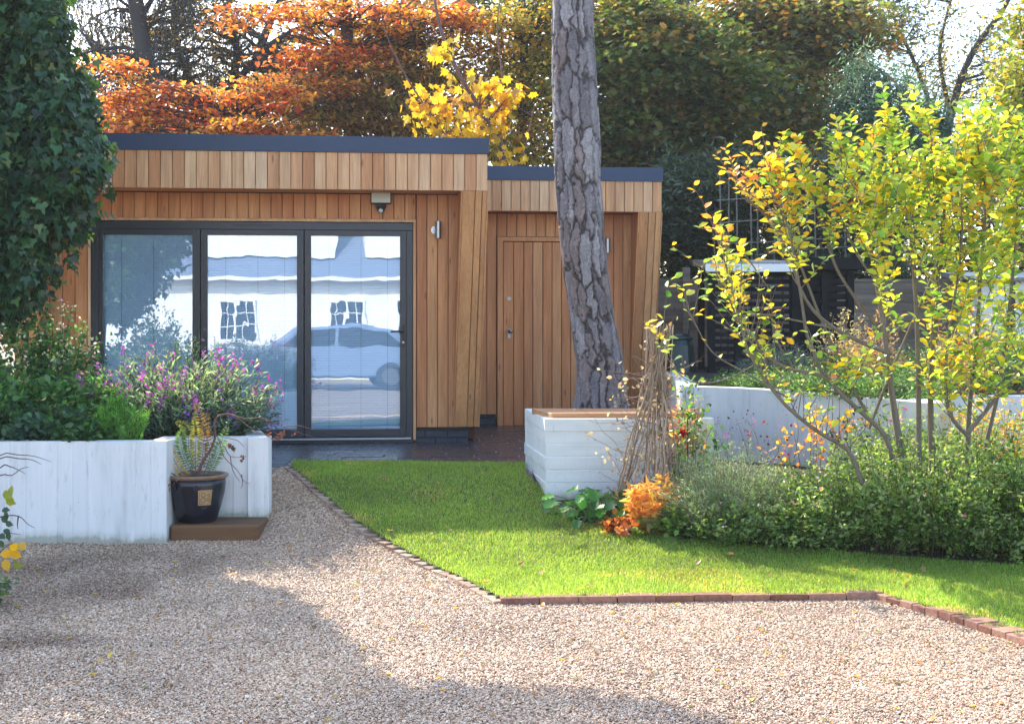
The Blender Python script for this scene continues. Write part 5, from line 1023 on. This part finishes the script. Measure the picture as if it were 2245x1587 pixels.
# black slatted store with a pale felt roof
def store():
    D = 15.2; x0, x1 = P(1552, 0, D)[0], P(1872, 0, D)[0]; zt = P(0, 590, D)[2]; zb = tz_(2.7, D) - .05; xm = P(1610, 0, D)[0]; xr = P(1735, 0, D)[0]
    t = thing('bin_store', 'black slatted timber store with pale roof edge behind the fruit tree', 'shed', ((x0 + x1) / 2, D, zb))
    for x in (x0, xm, xr, P(1800, 0, D)[0], x1 - .08): MB().box(x, x + .075, D - .04, D + .035, zb, zt + (.16 if x == xm else -.02)).obj('post', M['black_wood'], t)
    for x in (x0, x1 - .08): MB().box(x, x + .07, D + .75, D + .82, zb, zt - .03).obj('post', M['black_wood'], t)
    z = zb + .05
    while z < zt - .07:
        MB().box(x0 + .078, xr - .004, D - .004, D + .014, z, z + .052).obj('slat', M['black_wood'], t); MB().box(xr + .078, x1 - .085, D - .004, D + .014, z, z + .06).obj('slat', M['black_wood'], t)
        MB().box(x1 - .03, x1 - .014, D + .04, D + .74, z, z + .06).obj('slat', M['black_wood'], t); z += .083
    MB().box(xr + .08, x1 - .085, D + .5, D + .52, zb, zt - .06).obj('back_panel', M['black_wood'], t)
    MB().box(x0 + .08, xr + .02, D - .03, D + .03, zt - .058, zt - .02).obj('rail', M['black_wood'], t)
    r = MB(); xe = P(1735, 0, D - .1)[0]; r.hexa([(x0 - .05, D - .16, zt), (xe, D - .16, zt), (xe, D + .9, zt + .07), (x0 - .05, D + .9, zt + .07), (x0 - .05, D - .16, zt + .075), (xe, D - .16, zt + .075), (xe, D + .9, zt + .145), (x0 - .05, D + .9, zt + .145)]); ro_ = r.obj('roof', M['felt'], t, bevel=.004)
    MB().box(x0 - .052, xe + .002, D - .185, D - .162, zt - .035, zt + .05).obj('fascia_board', M['white_paint'], ro_)
    MB().box(xe + .01, x1 + .05, D - .14, D + .9, zt - .01, zt + .12).obj('roof', M['black_wood'], t)
def m_felt():
    m, nt, b = mat_new('wet_roof_felt'); v = coords(nt); n = noise(nt, 90, v, 4); r = ramp(nt, [(.35, (.10, .11, .12)), (.65, (.3, .32, .34))], n.outputs[0]); nt.links.new(r.outputs[0], b.inputs['Base Color']); b.inputs['Roughness'].default_value = .3; bump(nt, b, n.outputs[0], .6, .004); return m
M['felt'] = m_felt(); store()
def trellis():
    D = 16.0; t = thing('cane_trellis', 'rough trellis of thin upright poles tied with cross canes above the store', 'trellis', (P(1680, 0, D)[0], D, .9))
    for px, y0, y1, px2 in [(1578, 372, 800, 1580), (1598, 368, 800, 1595), (1614, 360, 800, 1614), (1644, 362, 800, 1646), (1660, 380, 800, 1664), (1700, 470, 800, 1688), (1716, 440, 800, 1718), (1730, 420, 800, 1745), (1770, 370, 800, 1766), (1785, 380, 800, 1790), (1825, 420, 800, 1822), (1850, 400, 800, 1856)]:
        c = curve(P(px2, y1, D), P(px, y0, D), 8, wob=.006); branch_obj('pole', [c], [(.011, .008)], (.12, .12, .11), t, n=6)
    for x0, y0, x1, y1 in [(1570, 382, 1700, 370), (1570, 440, 1840, 425), (1570, 490, 1700, 480), (1575, 535, 1870, 520), (1655, 560, 1880, 540)]:
        branch_obj('cross_cane', [curve(P(x0, y0, D - .025), P(x1, y1, D - .025), 8, wob=.008)], [(.007, .005)], (.15, .14, .12), t)
trellis()
def compost():
    D = 15.4; x = P(1487, 0, D)[0]; t = thing('compost_bin', 'rounded dark green compost bin standing by the corner of the timber store', 'compost bin', (x, D, .93)); MB().lathe((x, D, .95), [(.20, 0), (.21, .02), (.17, .36), (.15, .42)], 24).obj('body', M['binm'], t, smooth_=False)
    MB().lathe((x, D, 1.371), [(.16, 0), (.165, .02), (.12, .06), (.03, .075)], 24).obj('lid', M['binm'], t, smooth_=True); MB().tube([(x + .1, D - .1, 1.4), (x + .12, D - .12, 1.62), (x + .17, D - .1, 1.68)], .012, 8).obj('handle', M['black'], t)
M['binm'] = simple('dark_green_plastic', (.008, .022, .020), .35); compost()
# pale shed wall far right
def shed():
    D = 16.2; x0, x1 = P(2150, 0, D)[0], P(2420, 0, D)[0]; z0, z1 = .95, P(0, 618, D)[2]; t = thing('white_shed', 'pale boarded shed glimpsed through the leaves at the far right', 'shed', ((x0 + x1) / 2, D, z0)); z = z0
    w_ = MB().box(x0, x1, D + .02, D + 1.2, z0, z1).obj('wall', M['white_paint'], t)
    while z < z1 - .02: MB().hexa([(x0 - .01, D - .012, z), (x1, D - .012, z), (x1, D + .018, z), (x0 - .01, D + .018, z), (x0 - .01, D, z + .14), (x1, D, z + .14), (x1, D + .018, z + .14), (x0 - .01, D + .018, z + .14)]).obj('plank', M['white_paint'], w_); z += .142
    MB().hexa([(x0 - .08, D - .1, z1 + .01), (x1, D - .1, z1 + .01), (x1, D + 1.3, z1 + .1), (x0 - .08, D + 1.3, z1 + .1), (x0 - .08, D - .1, z1 + .05), (x1, D - .1, z1 + .05), (x1, D + 1.3, z1 + .16), (x0 - .08, D + 1.3, z1 + .16)]).obj('roof', M['felt'], t)
    MB().box(x0 + .35, x0 + .40, D - .03, D - .014, z0, z1).obj('downpipe', M['black'], t)
shed()

# ================================================================ LEFT PLANTER PLANTS
zs_ = .70
def pb(px, D):
    D -= .12; return ((px - CX) / F * D, D, zs_)
DG = [(.05, .12, .045), (.07, .16, .05), (.10, .21, .06), (.035, .08, .035)]
for px, D, r_, h, l_, gg in [(-20, 9.8, .34, .34, 'dark green herb clump in the front left corner of the planter', DG), (100, 9.78, .30, .26, 'dark blue green leafy herb spilling over the planter edge', [(.05, .11, .07), (.07, .15, .09)]), (60, 10.1, .4, .50, 'bright green leafy geranium behind the front herbs', [(.09, .22, .05), (.13, .28, .06), (.06, .14, .045)]), (180, 10.2, .36, .46, 'green geranium with faded red leaves in the middle of the planter', [(.08, .20, .05), (.11, .25, .07), (.14, .22, .08)]), (180, 9.75, .2, .22, 'small dark herb left of the rosemary', DG), (-90, 10.2, .4, .6, 'green shrub at the left end of the planter', DG)]:
    bush('planter_herb', l_, pb(px, D), (r_, .24), h, 110, 44, .05, gg, 'oval', group='leafy herbs in the left planter', cat='plant', lean=.8, spread=.03)
bush('salvia_bush', 'tall salvia with cream and pink seed heads against the cedar wall', pb(100, 10.7), (.42, .26), .98, 100, 44, .04, [(.08, .19, .05), (.13, .25, .08), (.05, .12, .035)], 'oval', lean=.6, flowers=(8, .026, [(.75, .70, .52), (.8, .55, .5), (.7, .66, .45)], .45, .035), t0=.1)
bush('rosemary_bush', 'upright bright green rosemary at the front of the planter', pb(262, 9.66), (.20, .13), .36, 70, 130, .034, [(.14, .34, .06), (.20, .42, .08), (.09, .22, .05)], 'needle', lean=.35, up=.9, spread=.008, wiggle=.02, t0=.05, hvar=.15)
bush('wallflower_bush', 'large grey green wallflower covered in purple flowers at the planter corner', pb(388, 10.4), (.50, .30), .66, 250, 38, .05, [(.20, .29, .19), (.30, .38, .27), (.13, .20, .13)], 'slim', lean=1.0, flowers=(8, .026, [(.50, .10, .55), (.62, .16, .62), (.35, .08, .5)], .55, .026), spread=.02, up=.9, wiggle=.08)
bush('wallflower_bush', 'low dark wallflower with violet flowers hanging at the front of the planter corner', pb(400, 10.18), (.44, .2), .34, 130, 42, .055, [(.09, .16, .11), (.14, .22, .16), (.06, .11, .08)], 'slim', lean=1.0, flowers=(6, .024, [(.25, .06, .5), (.4, .1, .5)], .4, .026), spread=.02, up=.9)
bush('linaria_plant', 'airy pale green plant with seed stalks rising before the glass doors', pb(400, 10.9), (.26, .2), .74, 80, 36, .04, [(.15, .25, .08), (.22, .32, .12)], 'slim', cat='plant', lean=.7, flowers=(4, .018, [(.35, .2, .4), (.3, .3, .15)], .4, .04), stemr=(.003, .001))
bush('lavender_plant', 'sparse lavender with grey seed spikes at the right end of the planter', pb(505, 10.8), (.24, .2), .52, 70, 20, .045, [(.12, .18, .12), (.18, .24, .18)], 'needle', cat='plant', lean=.8, flowers=(6, .014, [(.10, .09, .14), (.16, .12, .2)], .7, .03), stemr=(.003, .001))
bush('yellow_herb', 'yellow green wilting sage leaves between the herbs and the rosemary', pb(120, 9.95), (.13, .1), .40, 12, 16, .06, [(.38, .38, .10), (.5, .45, .15)], 'oval', cat='plant', lean=.8)

# glazed pot on a sleeper
slp = thing('sleeper', 'old brown timber sleeper lying against the stepped planter wall', 'sleeper', (-2.2, fl[1] + .3, .02)); gS = float(gz(fl[1] + .1))
PD = fl[1] + .25; xa, xb = fl[0] + .012, P(566, 0, fl[1] + .05)[0]; MB().box(xa, xb, fl[1] + .05, YR - .015, gS - .05, gS + .10).obj('beam', M['sleeper'], slp, bevel=.012)
def pot():
    D = PD; x = P(432, 0, D)[0]; z0 = gS + .101; t = thing('glazed_pot', 'dark blue glazed plant pot with a cream square motif standing on the sleeper', 'plant pot', (x, D, z0))
    H = .325; prof = [(.125, 0), (.135, .01), (.165, .10), (.19, .20), (.198, .26), (.196, .295), (.188, .30)]; MB().lathe((x, D, z0), prof, 56).obj('body', M['pot'], t, smooth_=True)
    MB().lathe((x, D, z0), [(.186, .296), (.205, .302), (.218, .318), (.215, .328), (.198, .33), (.182, .322), (.178, .30)], 56).obj('rim', M['rim'], t, smooth_=True)
    MB().lathe((x, D, z0 + .298), [(.176, 0), (.17, .006), (.02, .016)], 24).obj('potting_soil', M['soil'], t)
    # motif: raised cream square with dark border and figure-eight scrolls, wrapped on the pot
    def pp(s, h, o=0):      # s = arc position, h = height
        r = np.interp(h, [p[1] for p in prof], [p[0] for p in prof]) + o; a = -math.pi / 2 + s; return (x + r * math.cos(a), D + r * math.sin(a), z0 + h)
    s0, s1, h0, h1 = .26, .76, .13, .235
    def patch(a0, a1, b0, b1, o, mat, nm):
        m = MB(); k = 8; V = []; 
        for i in range(k + 1):
            s = a0 + (a1 - a0) * i / k
            for h in (b0, b1): V += [pp(s, h, o), pp(s, h, 0)]
        Fc = []
        for i in range(k): a = i * 4; b_ = a + 4; Fc += [(a, b_, b_ + 2, a + 2), (a + 2, b_ + 2, b_ + 3, a + 3), (a + 1, b_ + 1, b_, a)]
        m.add(V, Fc); return m.obj(nm, mat, t)
    patch(s0, s1, h0, h1, .006, M['cream'], 'motif'); 
    def line(pts, nm='motif_line'): MB().tube([pp(a, b_, .0075) for a, b_ in pts], .0022, 5).obj(nm, M['brown_line'], t)
    i_, j_ = .045, .010; line([(s0 + i_, h0 + j_), (s1 - i_, h0 + j_), (s1 - i_, h1 - j_), (s0 + i_, h1 - j_), (s0 + i_, h0 + j_)])
    for cs, ch, rs, rh in [(.44, .203, .075, .014), (.44, .166, .085, .017), (.63, .200, .04, .009), (.63, .170, .05, .012)]: line([(cs + rs * math.cos(a), ch + rh * math.sin(a)) for a in np.linspace(0, 2 * math.pi, 17)])
pot()
def potplant():
    D = PD; x = P(435, 0, D)[0]; z = gS + .415
    t = thing('potted_maple', 'bare crooked dead maple twig arching out of the glazed pot', 'plant', (x, D, z)); tr = pl([(430, 1048), (445, 1010), (462, 985), (472, 955), (470, 930), (478, 912), (505, 908), (520, 916)], PD - .02, 4)
    br = [tr, pl([(470, 955), (455, 935), (450, 930)], PD - .04), pl([(505, 908), (540, 918), (575, 916), (620, 935), (655, 948), (690, 960)], [PD - .04, PD - .04, PD + .06, PD + .16, PD + .26, PD + .36]), pl([(520, 916), (560, 945), (590, 955), (600, 975)], PD - .04), pl([(470, 950), (490, 975), (505, 1000), (530, 1002), (540, 1000)], PD - .04), pl([(480, 960), (490, 1000), (520, 1030), (535, 1055), (548, 1060)], PD - .04), pl([(505, 1000), (510, 1030), (525, 1055)], PD - .09), pl([(575, 916), (590, 930), (600, 945), (615, 960)], PD + .06), pl([(530, 1040), (532, 1060), (528, 1070)], PD - .04), pl([(620, 935), (650, 932), (680, 940)], PD + .16), pl([(495, 960), (520, 965), (535, 980)], PD - .04)]
    branch_obj('twigs', br, [(.011, .005)] + [(.004, .0015)] * (len(br) - 1), (.16, .08, .06), t, n=7)
    pts = np.array([P(587, 950, PD - .04), P(610, 955, PD + .06), P(640, 950, PD + .16), P(655, 948, PD + .16), P(533, 1003, PD - .04), P(505, 975, PD - .04), P(620, 945, PD + .06)]); n = 26; C = pts[RNG.integers(0, len(pts), n)] + RNG.normal(0, .012, (n, 3)); leafmesh('withered_leaves', C, .035 * RNG.uniform(.5, 1.2, n), rdir(n) + [0, 0, -1], rdir(n), leafcol(n, [(.16, .06, .04), (.12, .05, .04)]), 'maple', M['leaf'], t)
    # fern
    f = thing('potted_fern', 'fern with half yellow fronds growing in the glazed pot', 'fern', (x, D, z)); C = []; T = []; Nn = []; S_ = []; col = []; paths = []
    fr_ = [([(428, 1045), (405, 1005), (395, 965), (400, 940)], (.10, .20, .05)), ([(430, 1045), (428, 1000), (430, 950), (425, 915)], (.30, .28, .04)), ([(452, 1045), (470, 1010), (485, 970), (500, 930)], (.12, .22, .08)), ([(425, 1045), (395, 1030), (372, 985), (366, 960)], (.50, .33, .09)), ([(440, 1045), (445, 990), (450, 940), (455, 905)], (.16, .10, .04)), ([(445, 1045), (460, 990), (440, 920), (428, 880)], (.20, .12, .06)), ([(435, 1045), (415, 990), (410, 940), (385, 925)], (.14, .16, .04))]
    for pts, c in fr_:
        w_ = pl(pts, [PD, PD - .03, PD - .06, PD - .1], 9); paths.append(w_); L = len(w_)
        for i in range(4, L):
            s = .055 * math.sin(math.pi * min(1, (i / L) * .85 + .12)); d = w_[i] - w_[i - 1]; sd_ = np.cross(d, [0, 1, 0]); sd_ /= np.linalg.norm(sd_) + 1e-6
            for sg in (-1, 1): C.append(w_[i]); T.append(sd_ * sg + d / np.linalg.norm(d) * .35); Nn.append([0, -1, .3]); S_.append(s); col.append(c)
    branch_obj('stalks', paths, [(.003, .001)] * len(paths), (.14, .10, .05), f); n = len(C); leafmesh('fronds', np.array(C), np.array(S_), np.array(T) + RNG.normal(0, .08, (n, 3)), np.array(Nn) + RNG.normal(0, .2, (n, 3)), np.array(col) * (1 + RNG.normal(0, .15, (n, 1))), 'slim', M['leaf'], f)
    n = 60; C = np.stack([RNG.uniform(P(370, 0, D)[0], P(435, 0, D)[0], n), D - .1 + RNG.normal(0, .06, n), z - .01 + RNG.normal(0, .012, n)], 1); C[:, 2] -= np.clip(P(395, 0, D)[0] - C[:, 0], 0, 1) * 1.0; leafmesh('dead_fronds', C, .07 * RNG.uniform(.6, 1.3, n), rdir(n) + [-.8, 0, -.3], rdir(n) + [0, -.5, .5], leafcol(n, [(.20, .07, .05), (.30, .12, .07), (.10, .05, .05)]), 'slim', M['leaf'], f)
potplant()
# twigs with yellow leaves at the left edge
def edgeplant():
    D = 8.6; b = G(-60, 1260); t = thing('bramble', 'purple twigs with a few yellow and green leaves reaching in at the left edge', 'plant', (b[0], D, 0)); o = np.array([P(-60, 1240, D)])[0]
    br = [pl([(-60, 1240), (-40, 1060), (0, 998), (40, 997), (75, 1000), (112, 1012)], D), pl([(-40, 1060), (0, 1005), (40, 1005), (70, 1008), (90, 1018)], D), pl([(-60, 1100), (0, 1025), (20, 1022), (40, 1030), (55, 1038)], D), pl([(-50, 1080), (0, 1042), (25, 1042), (45, 1028), (64, 1023)], D), pl([(-60, 1160), (0, 1133), (40, 1131), (60, 1148), (76, 1157)], D), pl([(40, 1131), (38, 1150), (40, 1160)], D), pl([(-60, 1240), (-20, 1200), (10, 1170), (46, 1172)], D), pl([(-60, 1250), (-10, 1220), (10, 1200), (30, 1190)], D)]
    branch_obj('twigs', br, [(.006, .0015)] * len(br), (.12, .07, .09), t)
    pts = [(25, 1065, 0), (10, 1075, 0), (12, 1095, 0), (8, 1090, 0), (20, 1193, 1), (42, 1192, 1), (20, 1210, 1), (10, 1225, 1), (28, 1240, 0), (0, 1215, 1), (5, 1130, 2), (12, 1145, 2), (8, 1160, 2), (0, 1170, 2), (18, 1165, 2), (-5, 1185, 2), (14, 1120, 2), (4, 1118, 2)]
    C = np.array([P(a, c, D) for a, c, k in pts]); pal = [(.28, .30, .03), (.75, .42, .02), (.05, .10, .06)]; col = np.array([pal[k] for a, c, k in pts]); n = len(C)
    leafmesh('leaves', C, np.array([.075, .085, .06])[[k for a, c, k in pts]], rdir(n) * .6 + [.6, 0, -.5], rdir(n) * .4 + [0, -1, .3], col, 'oval', M['leaf'], t)
edgeplant()
b = G(-40, 1330); bush('low_weed', 'dark weedy foliage at the left edge of the gravel', (b[0] - .2, b[1], 0), (.3, .25), .22, 40, 20, .05, DG, 'oval', cat='plant', lean=.9)
# fallen leaves
n = 1300; X = RNG.uniform(-4.5, 4, n); Y = RNG.uniform(4.6, 11.3, n); onl = lawn_in(X, Y); k = ~onl | (RNG.random(n) < .35); X, Y, onl = X[k], Y[k], onl[k]; k = ~((Y > 9) & ((X < -1.8) | (X > .2))); X, Y, onl = X[k], Y[k], onl[k]; n = len(X)
o = leafmesh('fallen_leaves', np.stack([X, Y, gz(Y) + .014 + onl * .062], 1), (.035 + .02 * onl) * RNG.uniform(.4, 1.2, n), rdir(n) * [1, 1, .15], rdir(n) * .3 + [0, 0, 1], leafcol(n, [(.55, .40, .06), (.30, .20, .08), (.40, .22, .06), (.20, .22, .05)]), 'oval', M['leaf'])
tag(o, 'small yellow and brown leaves scattered on the gravel and lawn', 'fallen leaves', kind='stuff')

# ================================================================ BEHIND THE CAMERA: what the glass doors reflect
def cottage():
    Y = -9.5; t = thing('white_cottage', 'white rendered cottage with slate roof and small paned windows, mirrored in the glass doors', 'house', (-1, Y, 0))
    MB().box(-11, 4.6, Y - 6, Y, -.05, 2.75).obj('wall', M['render_white'], t)
    ro_ = MB().hexa([(-11.3, Y + .3, 2.72), (4.85, Y + .3, 2.72), (4.85, Y - 6.3, 2.72), (-11.3, Y - 6.3, 2.72), (-11.3, Y - 2.4, 4.9), (4.85, Y - 2.4, 4.9), (4.85, Y - 3.6, 4.9), (-11.3, Y - 3.6, 4.9)]).obj('roof', M['slate_roof'], t)
    for ga, gb in ((-3.5, .15), (.95, 4.5)): MB().box(ga, gb, Y - 3, Y - .25, 3.25, 5.6).obj('upper_wall', M['render_white'], t)
    MB().box(.2, .9, Y - 2.0, Y - 1.2, 3.6, 5.9).obj('chimney', M['brick'], ro_)
    MB().box(-11.2, 4.7, Y + .3, Y + .4, 2.62, 2.72).obj('gutter', M['white_paint'], ro_)
    for x in (-9.6, -6.9, -2.9, -.05, 1.75, 3.4):
        w_ = MB(); ww, z0, z1 = .95, 1.02, 2.12; w_.box(x, x + .06, Y - .02, Y + .05, z0, z1); w_.box(x + ww - .06, x + ww, Y - .02, Y + .05, z0, z1); w_.box(x + .06, x + ww - .06, Y - .02, Y + .05, z0, z0 + .06); w_.box(x + .06, x + ww - .06, Y - .02, Y + .05, z1 - .06, z1); wo_ = w_.obj('window', M['white_paint'], t)
        MB().box(x + .06, x + ww - .06, Y + .003, Y + .012, z0 + .06, z1 - .06).obj('pane', M['dark_glass'], wo_)
        g = MB(); g.box(x + ww / 2 - .035, x + ww / 2 + .035, Y + .012, Y + .045, z0 + .06, z1 - .06)
        for q in (.25, .75): g.box(x + ww * q - .012, x + ww * q + .012, Y + .012, Y + .035, z0 + .06, z1 - .06)
        g.obj('glazing_bar', M['white_paint'], wo_)
        g = MB(); [g.box(x + .061, x + ww - .061, Y + .013, Y + .032, z0 + (z1 - z0) * q - .012, z0 + (z1 - z0) * q + .012) for q in (.36, .66)]; g.obj('glazing_bar', M['white_paint'], wo_)
        MB().box(x - .05, x + ww + .05, Y + .002, Y + .1, z0 - .06, z0 - .003).obj('sill', M['white_paint'], wo_)
cottage()
def car():
    cx0, Y = -.4, -4.6; t = thing('parked_car', 'blue hatchback parked across the drive, mirrored in the glass doors', 'car', (cx0, Y, 0)); prof = [(-2.05, .35), (-2.1, .75), (-1.95, .92), (-1.35, .98), (-.75, 1.42), (.6, 1.47), (1.35, 1.38), (1.9, .98), (2.05, .85), (2.08, .40), (1.9, .28), (-1.9, .28)]
    def ext(pr, w0, w1, inset=0):
        m = MB(); n = len(pr); V = [(cx0 + x, Y + w0, z) for x, z in pr] + [(cx0 + x, Y + w1, z) for x, z in pr]; m.add(V, [tuple(range(n)), tuple(range(2 * n - 1, n - 1, -1))] + [(i, n + i, n + (i + 1) % n, (i + 1) % n) for i in range(n)]); return m
    ext(prof, -.85, .85).obj('body', M['car_paint'], t, bevel=.05)
    for y0, y1 in ((.852, .862), (-.862, -.852)):
        ext([(-1.1, 1.0), (-.66, 1.36), (.1, 1.40), (.1, 1.0)], y0, y1).obj('window', M['dark_glass'], t); ext([(.18, 1.0), (.18, 1.40), (1.2, 1.33), (1.6, 1.0)], y0, y1).obj('window', M['dark_glass'], t)
    for x in (-1.3, 1.3):
        for y in (-.78, .78):
            w_ = MB().tube([(cx0 + x, Y + y - .1, .31), (cx0 + x, Y + y + .1, .31)], .31, 24).obj('wheel', M['rubber'], t); sy = .105 if y > 0 else -.105; MB().tube([(cx0 + x, Y + y + sy * .9, .31), (cx0 + x, Y + y + sy, .31)], .19, 20).obj('rim', M['steel'], w_)
    for y in (-.6, .6): MB().box(cx0 - 2.1, cx0 - 2.0, Y + y - .15, Y + y + .15, .68, .80).obj('headlight', M['panel_grey'], t); MB().box(cx0 + 2.0, cx0 + 2.09, Y + y - .12, Y + y + .12, .7, .84).obj('tail_light', M['cream'], t)
car()

# ================================================================ HAZE: thin volume added to soften the light, one closed box round everything
hm = bpy.data.materials.new('soft_light_haze'); hm.use_nodes = True; hn = hm.node_tree; hn.nodes.remove(hn.nodes['Principled BSDF'])
pv = hn.nodes.new('ShaderNodeVolumePrincipled'); pv.inputs['Color'].default_value = (.90, .94, 1, 1); pv.inputs['Density'].default_value = .0007; pv.inputs['Anisotropy'].default_value = .3
hn.links.new(pv.outputs[0], hn.nodes['Material Output'].inputs['Volume'])
hz = MB().box(-420, 420, -320, 420, -1.05, 12.5).obj('haze', hm); hz['kind'] = 'stuff'; hz['label'] = 'thin haze volume added to soften and lift the light'
